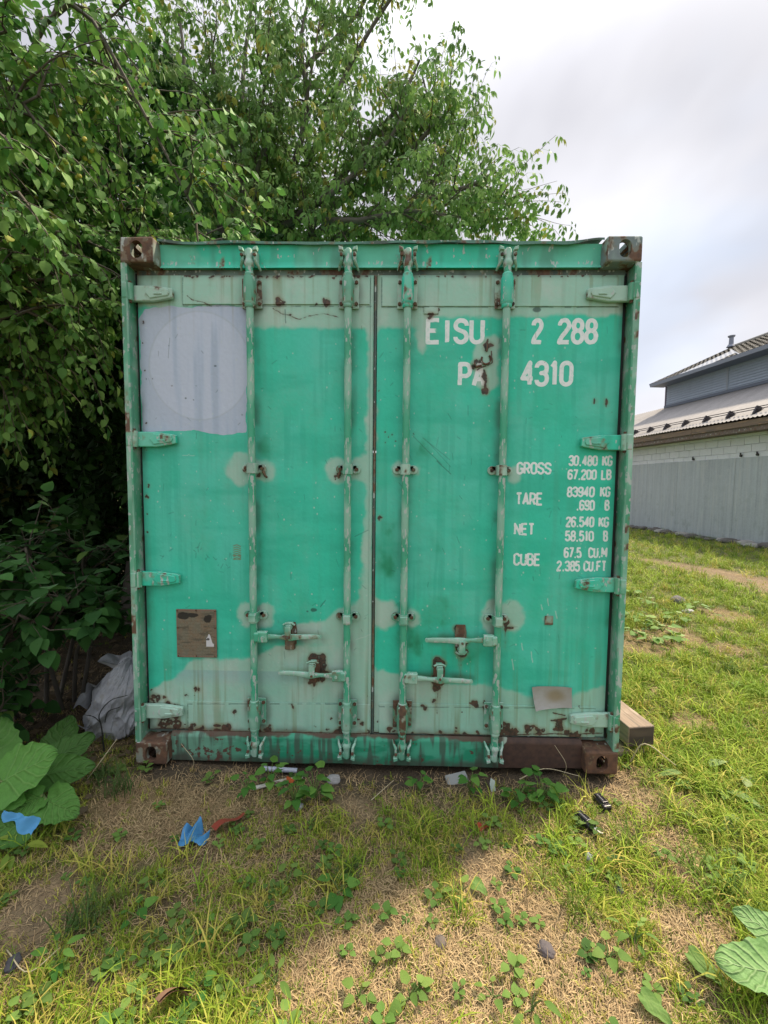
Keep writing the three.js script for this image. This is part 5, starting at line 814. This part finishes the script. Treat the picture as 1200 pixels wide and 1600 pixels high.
[[-0.501,0.793, 'heart leaved seedling in the shade at the lower left'], [-0.755,0.732, 'broad leaved weed in the feathery grass at the lower left'], [-0.915,0.867, 'broad leaved weed at the lower left corner of the grass'], [-0.459,0.926, 'round leaved weed above the broken shard'], [0.335,0.624, 'single pale leaved weed on the shadow edge'], [-0.243,0.913, 'yellow green weed on the edge of the straw, lower middle'], [-0.002,0.929, 'three leaved seedling on the bare straw at the bottom'], [0.142,0.933, 'leafy weed at the bottom of the bare straw'], [0.477,0.945, 'leafy weed at the bottom right of the straw'], [0.377,0.919, 'broad weed right of the bare straw at the bottom'], [0.754,0.813, 'flat leaved weed right of the dark stone'], [0.859,0.765, 'long leaved weed left of the big cut leaf'], [-0.765,0.62, 'bushy weed left of the blue cloth scrap'], [-0.283,0.607, 'low weed in the shade below the red scrap']].forEach(([x, z, label], i) => leafyPlant('weed', label, 'low weeds in the foreground', x, z, 4 + i % 4, 0.034 + 0.008 * (i % 3), 0.03 + 0.012 * (i % 3), 440 + i, i > 3 ? CS0 : C0, i > 3 ? CS1 : C1, i % 3 === 2 ? longLeaf : plantLeaf, 'weed'));
[[2.716,-2.542, 8], [2.73,-2.332, 9], [3.24,-3.058, 8], [2.809,-2.143, 9], [3.18,-2.456, 8], [2.443,-1.95, 8], [3.609,-2.818, 6], [2.73,-1.88, 7], [3.258,-3.502, 7], [2.496,-1.791, 7]].forEach(([x, z, n], i) => leafyPlant('leafy_plant', ['pale low plant in the meadow right against the container corner', 'broad leaved plant in the patch just right of the hinge', 'low plant behind the patch, nearest the dark stone', 'broad leaved plant in the middle of the patch', 'plant on the right end of the leafy patch', 'front plant of the patch, beside the container', 'small plant beyond the patch towards the path', 'front plant at the right of the leafy patch', 'farthest plant of the patch, by the container edge', 'front middle plant of the leafy patch'][i], 'broad leaved plants in the right meadow', x, z, n, 0.10, 0.08, 480 + i, [0.12, 0.24, 0.035], [0.22, 0.34, 0.07]));
// long leaves lying in the sun at the right
leafyPlant('broad_leaf_plant', 'long flat leaves in the sun at the right edge, above the grass tufts', null, 1.685,0.194, 4, 0.17, 0.05, 500, [0.2, 0.29, 0.1], [0.26, 0.34, 0.13], longLeaf);
leafyPlant('broad_leaf_plant', 'single pair of long leaves between the timber block and the right edge', null, 1.586,0.035, 3, 0.15, 0.04, 501, [0.18, 0.28, 0.07], [0.22, 0.32, 0.1], longLeaf);

// burdock: big leaves with veins, each its own outline
const veinTex = tex(256, 256, (u, v) => { const y = Math.abs(v - 0.5) * 2; let k = sstep(0.03, 0.008, y); for (let i = 0; i < 5; i++) { const x0 = 0.08 + i * 0.17, d = Math.abs((u - x0) - y * 0.42); k = Math.max(k, sstep(0.022, 0.006, d) * 0.8 * (u > x0 ? 1 : 0)); } for (let i = 0; i < 12; i++) { const d = Math.abs(((u * 9 - y * 3 + 0.4 * vnoise(u * 9, v * 9, 4)) % 1) - 0.5); k = Math.max(k, sstep(0.07, 0.02, d) * 0.22); } const n = fbm(u * 14, v * 14, 601, 4), f = fbm(u * 50, v * 50, 603, 2); const b = mix(0.75, 1, n) * mix(0.85, 1, f); return [mix(0.62 * b, 0.95, k * 0.5), mix(0.85 * b, 1, k * 0.4), mix(0.55 * b, 0.9, k * 0.5)]; }, { clamp: true });
const veinBump = tex(256, 256, (u, v) => { const y = Math.abs(v - 0.5) * 2; let k = sstep(0.05, 0.0, y); for (let i = 0; i < 5; i++) { const x0 = 0.08 + i * 0.17, d = Math.abs((u - x0) - y * 0.42); k = Math.max(k, sstep(0.05, 0.0, d)); } return 0.75 - 0.5 * k + 0.25 * (fbm(u * 22, v * 22, 607, 3) - 0.5); }, { data: true, clamp: true });
function bigLeaf(L, W, seed, o = {}) {
  const n = 26, m = 16; const r = mulberry(seed), ph = r() * 6;
  return heightGrid(n, m, (u, v) => { const s = v * 2 - 1; const lobe = Math.pow(Math.sin(Math.PI * Math.pow(0.02 + 0.97 * u, o.pow ?? 0.62)), 0.55); const edge = 1 + 0.035 * Math.sin(u * 31 + ph) + 0.3 * (fbm(u * 7, s > 0 ? 3.3 : 8.7, seed, 3) - 0.5); const w = W / 2 * lobe * edge; const x = L * u - (o.heart ?? 0.12) * L * Math.pow(Math.abs(s), 1.5) * (1 - u) * 1.2; const y = 0.16 * w * s * s - (o.curl ?? 0.2) * L * u * u + 0.035 * L * Math.sin(u * 9 + s * 4 + ph) * Math.abs(s) + 0.07 * L * (fbm(u * 6, v * 6, seed, 3) - 0.5); return [x, y, s * w, u, v]; });
}
function burdock(label, x, z, leaves, col) {   // leaves: where the stalk meets the leaf, the way it points, the way its face looks, length, width, tone
  const o = P(x, z), t = thing('burdock_plant', label, 'plant', o.toArray());
  leaves.forEach(([bx, by, bz, dx, dy, dz, nx, ny, nz, L, W, k], i) => {
    const base = V(bx, by, bz).sub(o); mesh('leaf_stalk', sweep(curve([V(0, 0, 0), V(base.x * 0.4, base.y * 0.75, base.z * 0.4), base], 6), [0.011, 0.006], 7), leafMat({ color: rgb(0.16, 0.22, 0.08), transmission: 0.05 }), t, true);
    const l = mesh('leaf', bigLeaf(L, W, 700 + i * 3, { curl: 0.06 + 0.07 * (i % 3) }), leafMat({ map: veinTex, bumpMap: veinBump, bumpScale: 0.007, color: rgb(col[0] * k, col[1] * k, col[2] * k), transmission: 0.3, roughness: 0.6 }), t, true);
    const X = V(dx, dy, dz).normalize(), Y = V(nx, ny, nz); Y.addScaledVector(X, -Y.dot(X)).normalize(); new THREE.Matrix4().makeBasis(X, Y, X.clone().cross(Y)).setPosition(base).decompose(l.position, l.quaternion, l.scale);
  });
}
const on = (y, x, z) => [x, y, z];
burdock('big leaved burdock at the left edge below the shrub', -1.66, 0.16, [
  [...on(0.2, -1.521,0.402), 0.85, 0.42, -0.3, -0.2, 0.6, 0.75, 0.21, 0.23, 1.15],
  [...on(0.14, -1.488,0.223), 0.6, 0.4, -0.7, 0.1, 0.75, 0.6, 0.2, 0.16, 0.6],  // low tone: shade on this leaf is put into its colour
  [...on(0.15, -1.439,0.294), 0.95, 0.12, -0.25, 0.0, 0.7, 0.7, 0.19, 0.14, 0.75],
  [...on(0.12, -1.344,0.394), 0.95, -0.12, 0.25, 0.15, 0.75, 0.6, 0.17, 0.145, 1.0],
  [...on(0.13, -1.367,0.386), -0.55, -0.1, 0.6, 0.2, 0.8, 0.5, 0.12, 0.11, 1.05],
  [...on(0.17, -1.419,0.411), -0.9, 0.1, 0.3, 0.0, 0.75, 0.65, 0.15, 0.13, 1.2],
  [...on(0.06, -1.366,0.455), -0.9, 0.15, 0.3, 0.2, 0.8, 0.5, 0.18, 0.14, 0.85],
  [...on(0.1, -1.564,0.085), -0.2, 0.6, -0.7, 0.2, 0.7, 0.7, 0.2, 0.16, 0.55],
  [...on(0.16, -1.731,0.268), -0.4, 0.5, -0.5, 0.3, 0.6, 0.7, 0.26, 0.26, 0.9]], [0.17, 0.32, 0.09]);
burdock('big pale leaf cut by the right edge, lying in the sun at the lower right', 1.34, 0.86, [
  [...on(0.07, 1.195,0.91), -0.95, 0.05, -0.22, 0.0, 1, 0.25, 0.17, 0.14, 1.1], [...on(0.09, 1.261,0.83), -0.75, 0.25, -0.5, -0.1, 1, 0.35, 0.12, 0.1, 1.05], [...on(0.08, 1.226,0.935), 0.8, 0.1, 0.5, 0, 1, 0.2, 0.28, 0.22, 1]], [0.30, 0.40, 0.2]);
leafyPlant('young_burdock', 'yellow green young leaves at the left edge below the blue cloth', null, -1.372,0.522, 7, 0.07, 0.05, 520, [0.2, 0.3, 0.04], [0.3, 0.38, 0.05], longLeaf);
for (const [x, z, s, label] of [[0.791,0.915, 0.08, 'flat pale leaf on the straw left of the big leaf'], [1.007,0.797, 0.1, 'pale pointed leaf lying left of the big cut leaf'], [0.388,0.587, 0.06, 'pale leaf lying at the edge of the shadow']]) { const l = tag(mesh('fallen_leaf', bigLeaf(s, s * 0.6, 33, { heart: 0.05 }), leafMat({ map: veinTex, color: rgb(0.3, 0.4, 0.14) }), null, true), label, 'leaf'); l.position.copy(P(x, z, 0.03)); l.rotation.set(0.2, -0.9, 0.1); }

// ---------------------------------------------------------------- things lying about
// crumpled white plastic sack beside the container
{
  const g0 = new THREE.IcosahedronGeometry(1, 40), p = g0.attributes.position;
  for (let i = 0; i < p.count; i++) {
    const d = V().fromBufferAttribute(p, i); const a = Math.atan2(d.z, d.x);
    const rid = (x, y, s) => 1 - Math.abs(2 * vnoise(x, y, s) - 1);
    const wr = 0.16 * rid(a * 2.2 + d.y * 1.2, d.y * 2.4 + 4, 3) + 0.12 * rid(a * 4 + d.y * 2, d.y * 2.2 - a, 5) + 0.06 * rid(a * 9 + d.y, d.y * 4 + a * 3, 7) + 0.015 * rid(a * 20 + d.y * 9, d.y * 14, 8);
    const k = 0.78 + wr; const top = sstep(0.1, 0.9, d.y);
    let x = d.x * 0.21 * k * (1 - 0.3 * top) + 0.035 * top, y = d.y * 0.26 * k + 0.21, z = d.z * 0.19 * k; x -= 0.1 * sstep(0.1, -0.7, d.y) * (d.x < 0 ? 1 : 0.1); if (y < 0) y *= 0.1; p.setXYZ(i, x, y, z);
  }
  g0.computeVertexNormals();
  const t = thing('plastic_sack', 'crumpled dirty white plastic sack against the left side of the container', 'sack', [-1.46, -0.02, -0.33]); t.scale.set(0.88, 0.92, 0.9);
  const fm = std({ map: tex(256, 256, (u, v) => { const n = fbm(u * 8, v * 8, 651, 4, 8), f = fbm(u * 40, v * 40, 653, 3, 40); let c = mixc([0.38, 0.405, 0.44], [0.25, 0.26, 0.28], n); c = mixc(c, [0.24, 0.24, 0.22], sstep(0.55, 0.75, f) * 0.6); return c; }), roughness: 0.45 });
  const sg = mesh('sack_body', g0, fm, t); 
  mesh('sack_neck', heightGrid(24, 8, (u, v) => { const a = u * 6.283, r = 0.045 + 0.06 * v + 0.012 * Math.sin(a * 6 + v * 3) * v; return [0.02 + Math.cos(a) * r - 0.09 * v, 0.38 + 0.09 * v + 0.015 * Math.sin(a * 4) * v, Math.sin(a) * r * 0.8]; }), fm, t);
  mesh('sack_flap', heightGrid(14, 6, (u, v) => [-0.13 - 0.14 * u, 0.34 - 0.16 * u * u + 0.05 * (v - 0.5) + 0.02 * Math.sin(u * 11 + v * 5), 0.06 + 0.12 * (v - 0.5) + 0.02 * Math.sin(u * 7)]), fm, t);
  mesh('sack_flap', heightGrid(16, 6, (u, v) => [-0.12 - 0.24 * u, 0.15 - 0.13 * u + 0.03 * Math.sin(u * 9 + v * 4), 0.12 + 0.14 * (v - 0.5) * (1 - 0.5 * u)]), fm, t);
  const stem = std({ color: rgb(0.012, 0.014, 0.01), roughness: 0.9 }); 
  const vs = tag(mesh('dry_creeper', [sweep(curve(lp([-1.45, 0, -0.1], [-1.46, 0.14, -0.1], [-1.47, 0.2, -0.1], [-1.42, 0.27, -0.12], [-1.34, 0.29, -0.14]), 14), [0.004, 0.002], 5), sweep(curve(lp([-1.44, 0.16, -0.1], [-1.42, 0.22, -0.1], [-1.37, 0.235, -0.12]), 8), [0.003, 0.002], 5), sweep(curve(lp([-1.465, 0.16, -0.1], [-1.5, 0.19, -0.1], [-1.55, 0.2, -0.1]), 8), [0.003, 0.0015], 5)], stem, null, true), 'dark dry creeper stems hanging over the front of the white sack', 'creeper');
}
// timber block and plank under the right side
{
  const wt = tex(512, 128, (u, v) => { const g = fbm(u * 4, v * 34, 661, 4), n = fbm(u * 10, v * 6, 663, 3); let c = mixc([0.27, 0.2, 0.145], [0.18, 0.135, 0.1], g); c = mixc(c, [0.12, 0.1, 0.08], sstep(0.62, 0.75, fbm(u * 3, v * 50, 665, 3)) * 0.8); return mixc(c, [0.42, 0.34, 0.26], sstep(0.5, 0.75, n) * 0.5); });
  const wb = tex(512, 128, (u, v) => fbm(u * 4, v * 34, 661, 4), { data: true });
  const wm = std({ map: wt, bumpMap: wb, bumpScale: 0.008, roughness: 0.9 }), em = std({ map: tex(128, 128, (u, v) => { const r = Math.hypot(u - 0.3, v - 0.2), k = 0.5 + 0.5 * Math.sin(r * 70 + 3 * vnoise(u * 4, v * 4, 3)); return mixc([0.05, 0.038, 0.03], [0.09, 0.066, 0.048], k * fbm(u * 8, v * 8, 671, 3) * 1.4); }), roughness: 0.95 });  // end rings; colour darkened to shade the face turned from the sun
  const timber = (name, label, L, h, d, pos, ry, rz) => { const g = flat(box(L, h, d, 0, 0, 0, 0.006, 2)), p = g.attributes.position, uv = g.attributes.uv, n = g.attributes.normal; for (let i = 0; i < p.count; i++) uv.setXY(i, p.getX(i) * 1.2, (p.getY(i) + p.getZ(i)) * 2); const t = thing(name, label, 'timber', pos, ry); t.rotation.z = rz; mesh('beam', g, wm, t, true); mesh('end_grain', box(0.002, h - 0.012, d - 0.012, L / 2 + 0.001, 0, 0, 0), em, t); return t; };
  timber('timber_block', 'thick weathered timber block lying beside the right bottom corner of the container', 0.62, 0.11, 0.15, [1.385, 0.105, -0.47], -1.44, 0.0);
  timber('plank', 'low grey plank lying under the front end of the timber block', 0.34, 0.04, 0.1, [1.28, 0.006, -0.2], 0.15, 0.0);
}
// blue and red scraps
const scrapTex = tex(128, 128, (u, v) => { const n = fbm(u * 5, v * 5, 821, 4), f = fbm(u * 22, v * 9, 823, 3); const b = 0.72 + 0.5 * (f - 0.4); return mixc([b, b, b], [0.35, 0.3, 0.24], 0.75 * sstep(0.5, 0.75, n)); });
const cloth = (label, name, cat, c, pos, f, ry = 0, group) => { const m = tag(mesh(name, heightGrid(20, 10, f), leafMat({ map: scrapTex, color: rgb(...c), transmission: 0.2, roughness: 0.45 }), null, true), label, cat, group); m.position.copy(pos); m.rotation.y = ry; return m; };
cloth('torn bright blue plastic scrap on the grass, beside the red piece', 'plastic_scrap', 'plastic scrap', [0.1, 0.36, 0.72], P(-0.703,0.435, 0.02), (u, v) => [(u - 0.5) * 0.105, 0.02 * Math.sin(u * 4 + 0.4) * (1 - v * 0.7) + 0.014 * (fbm(u * 12, v * 7, 809, 2) - 0.5) + 0.02 * Math.sin(u * 14 + v * 5) * (1 - v) , (v - 0.5) * (0.1 - 0.07 * Math.abs(u - 0.4)) + 0.012 * Math.sin(u * 9)], 0.15);
cloth('torn bright blue plastic scrap hanging over the burdock leaf at the left edge', 'plastic_scrap', 'plastic scrap', [0.12, 0.42, 0.78], V(-1.304,0.175,0.56), (u, v) => [(u - 0.5) * 0.13, 0.02 - 0.045 * u + 0.006 * Math.sin(u * 11 + v * 3) + 0.008 * (fbm(u * 14, v * 5, 808, 2) - 0.5) - 0.03 * (v - 0.5) * (0.3 + u), (v - 0.5) * (0.016 + 0.026 * u) + 0.008 * Math.sin(u * 12)], -0.1);
cloth('faded red plastic strip beside the blue scrap', 'plastic_strip', 'plastic strip', [0.42, 0.09, 0.06], P(-0.591,0.368, 0.025), (u, v) => [(u - 0.5) * 0.13, 0.012 * Math.sin(u * 6) + 0.012 * v, (v - 0.5) * (0.05 - 0.025 * u)], 0.75);
cloth('small orange red scrap on the dark soil below the right door', 'plastic_scrap', 'plastic scrap', [0.5, 0.1, 0.05], P(0.476,0.326, 0.012), (u, v) => [(u - 0.5) * 0.05, 0.008 * Math.sin(u * 6 + v * 3), (v - 0.5) * 0.03], 0.2);
cloth('tiny orange scrap resting on the white stick', 'plastic_scrap', 'plastic scrap', [0.7, 0.16, 0.05], P(-0.4,0.09, 0.03), (u, v) => [(u - 0.5) * 0.05, 0.012 * Math.sin(v * 3.1), (v - 0.5) * 0.025], -0.6);
{ // white stick
  const a = P(-0.566,0.146, 0.012), b = P(-0.352,0.053, 0.03);
  const g = sweep([a, a.clone().lerp(b, 0.5).add(V(0, 0.003, 0)), b], [0.011, 0.01], 4); tag(mesh('painted_stick', g, painted([0.55, 0.53, 0.48], { seed: 81, pale: 0, chip: 0, rust: 0.1, dirt: 0.6, deep: 0 }), null, true), 'white painted stick lying in the weeds below the left door', 'stick');
}
{ // pale tube, slab, glass, stones
  const tb = tag(mesh('pipe', sweep([P(-0.564,-0.015, 0.02), P(-0.395,-0.021, 0.02)], 0.012, 12), std({ color: rgb(0.34, 0.37, 0.45), roughness: 0.5 }), null, true), 'short grey pipe lying under the container sill', 'pipe');
  const stone = (label, x, z, sx, sy, sz, c, seed, dy = 0.3, group, name = 'stone') => { const g = new THREE.IcosahedronGeometry(1, 6), p = g.attributes.position, r = mulberry(seed), ox = r() * 9; const uv = g.attributes.uv; for (let i = 0; i < p.count; i++) { const d = V().fromBufferAttribute(p, i), k = 0.8 + 0.35 * fbm(d.x * 1.6 + ox + d.z, d.y * 1.6 + d.z * 1.3 + ox, seed, 3) + 0.08 * (fbm(d.x * 7 + d.z * 3, d.y * 7 + ox, seed + 1, 2) - 0.5); p.setXYZ(i, d.x * k * sx, d.y * k * sy, d.z * k * sz); } g.computeVertexNormals(); const s = tag(mesh(name, g, std({ map: tex(64, 64, (u, v) => { const n = fbm(u * 9, v * 9, seed, 4, 9); return mixc(c, [c[0] * 0.5, c[1] * 0.5, c[2] * 0.48], n); }), roughness: 0.95 })), label, 'stone', group); s.position.copy(P(x, z, sy * dy)); s.rotation.y = seed; return s; };
  stone('dark grey stone on the sunlit straw at the lower right', 0.572,0.795, 0.026, 0.02, 0.026, [0.13, 0.11, 0.11], 21);
  stone('pale lump of plaster under the middle of the left door', -0.199,0.039, 0.035, 0.025, 0.025, [0.4, 0.4, 0.4], 22);
  stone('smooth grey pebble below the bright weeds', -0.322,0.245, 0.022, 0.012, 0.016, [0.36, 0.36, 0.4], 23);
  stone('dark flat stone at the left edge of the grass', -1.049,0.871, 0.028, 0.014, 0.02, [0.05, 0.05, 0.06], 24);
  stone('small grey chip of stone in the grass below the black plastic', 0.87,0.441, 0.018, 0.01, 0.02, [0.3, 0.31, 0.33], 25);
  stone('dark rounded stone in the leafy patch of the right meadow', 3.642,-3.161, 0.1, 0.07, 0.09, [0.12, 0.11, 0.11], 26);
  stone('brown clod below the pale weed at the lower middle', 0.244,0.791, 0.02, 0.014, 0.02, [0.16, 0.13, 0.11], 27);
  stone('small dark stone in the straw right of the grey chip', 0.913,0.579, 0.02, 0.014, 0.014, [0.1, 0.1, 0.11], 28);
  stone('flat grey stone on the straw in the right meadow', 3.533,-2.814, 0.1, 0.02, 0.06, [0.4, 0.4, 0.41], 29);
  const slab = tag(mesh('concrete_slab', box(0.11, 0.02, 0.06, 0, 0, 0, 0.006, 2), std({ color: rgb(0.24, 0.25, 0.24), roughness: 0.95 })), 'flat grey slab piece under the right door', 'slab'); slab.position.copy(P(0.418,0, 0.014)); slab.rotation.set(0.25, 0.2, 0.1);
  const gl = tag(mesh('glass_shard', prism([[-0.012, -0.03], [0.012, -0.032], [0.015, 0.02], [-0.004, 0.034], [-0.014, 0.01]], 0.004, 0, 0.001), new THREE.MeshPhysicalMaterial({ color: rgb(0.75, 0.85, 0.8), transmission: 0.6, roughness: 0.15, thickness: 0 })), 'pale glass shard standing in the soil below the fourth locking bar', 'glass'); gl.position.copy(P(0.578,0.08, 0.025)); gl.rotation.set(-0.3, 0.3, 0.1);
  // stones along the foot of the outbuilding
  const R = mulberry(91); for (let k = 0; k < 24; k++) { const s = -0.2 + k * 0.25 + 0.1 * R(), o = -0.16 - 0.24 * R(); const x = 9.243 - 0.081 * s + 0.997 * o, z = -8.231 - 0.997 * s - 0.081 * o; const b = 0.09 + 0.09 * R(); const c = R() < 0.4 ? [0.34, 0.33, 0.31] : [0.13, 0.12, 0.11]; stone('rough stone in the row of rubble along the foot of the outbuilding wall', x, z, b * 1.3, b * 0.6, b, c, 30 + k, 0.4, 'rubble along the outbuilding wall'); }
  // broken shard of a pot
  const sh = new THREE.CylinderGeometry(0.06, 0.05, 0.05, 14, 1, true, 0, 1.6); const shard = tag(mesh('pottery_shard', [sh, new THREE.CylinderGeometry(0.054, 0.044, 0.05, 14, 1, true, 0, 1.6)], std({ color: rgb(0.24, 0.13, 0.08), roughness: 0.7 })), 'curved brown shard half hidden in the grass at the bottom edge', 'shard'); shard.position.copy(P(-0.51,0.995, 0.006)); shard.rotation.set(0.3, 2.6, 0.9);
}
// two black plastic fittings by the right corner
{
  const bm = std({ color: rgb(0.02, 0.018, 0.022), roughness: 0.3 }), wm = std({ color: rgb(0.6, 0.6, 0.6), roughness: 0.5 });
  const fit = (label, x, z, ry, tail) => { const t = thing('plastic_fitting', label, 'plastic part', P(x, z, 0.014).toArray(), ry); t.scale.setScalar(0.82); mesh('housing', [box(0.052, 0.034, 0.1, 0, 0, 0, 0.008, 2), box(0.036, 0.012, 0.07, 0, 0.02, -0.006, 0.004, 2)], bm, t); mesh('rib', box(0.004, 0.006, 0.05, -0.009, 0.027, -0.004, 0.002), std({ color: rgb(0.25, 0.24, 0.26), roughness: 0.25 }), t); mesh('rib', box(0.004, 0.006, 0.05, 0.008, 0.027, -0.004, 0.002), bm, t); mesh('socket', box(0.04, 0.024, 0.006, 0, 0, 0.05, 0.002), std({ color: rgb(0.006, 0.006, 0.006), roughness: 0.8 }), t); if (tail) mesh('plug', [box(0.024, 0.018, 0.018, 0.012, -0.006, 0.06, 0.005, 2), sweep(curve(lp([0.012, -0.006, 0.066], [0.02, -0.01, 0.08], [0.034, -0.012, 0.084]), 6), [0.006, 0.003], 6)], wm, t); return t; };
  fit('black plastic fitting with a white plug, left of the pair by the container corner', 0.925,0.282, 0.42, true); fit('black plastic fitting nearer the container corner, without a plug', 1.05,0.179, 0.22, false);
}
// dry stalks
{
  const sm = std({ color: rgb(0.42, 0.36, 0.23), roughness: 0.85 });
  const st = (label, pts, r = 0.0028) => tag(mesh('dry_stalk', sweep(curve(pts, 10), [r, r * 0.5], 5), sm, null, true), label, 'stalk');
  st('long dry stalk arching in front of the rusted end of the sill', [P(0.733,-0.005, 0.02), P(0.863,-0.028, 0.06), P(1.012,0.036, 0.05)], 0.003);
  st('pale dry stalk bending over in front of the burdock', [P(-1.375,0.143, 0), V(-1.3, 0.1, 0.16), V(-1.24, 0.2, 0.1)]);
  st('dry stalk leaning against the left bottom corner casting', [P(-0.931,-0.008, 0), V(-0.9, 0.06, 0.04), V(-0.97, 0.13, 0.02)], 0.002);
  st('dry stalk lying under the third locking bar', [P(-0.004,0.181, 0.01), P(0.099,0.074, 0.04)], 0.0022);
  st('long bent straw at the lower left corner', [P(-1.1,0.837, 0), P(-0.95,0.917, 0.04), P(-0.906,0.867, 0.05)], 0.002);
  st('thin straw standing against the rusted sill', [P(0.967,-0.046, 0), V(0.95, 0.07, 0.02), V(0.9, 0.15, 0.0)], 0.002);
  st('pale arching blade beside the timber block', [P(1.342,-0.108, 0.02), V(1.38, 0.13, -0.06), V(1.5, 0.06, 0.0)], 0.004);
}
camera.far = 400; camera.updateProjectionMatrix();
renderer.render(scene, camera);
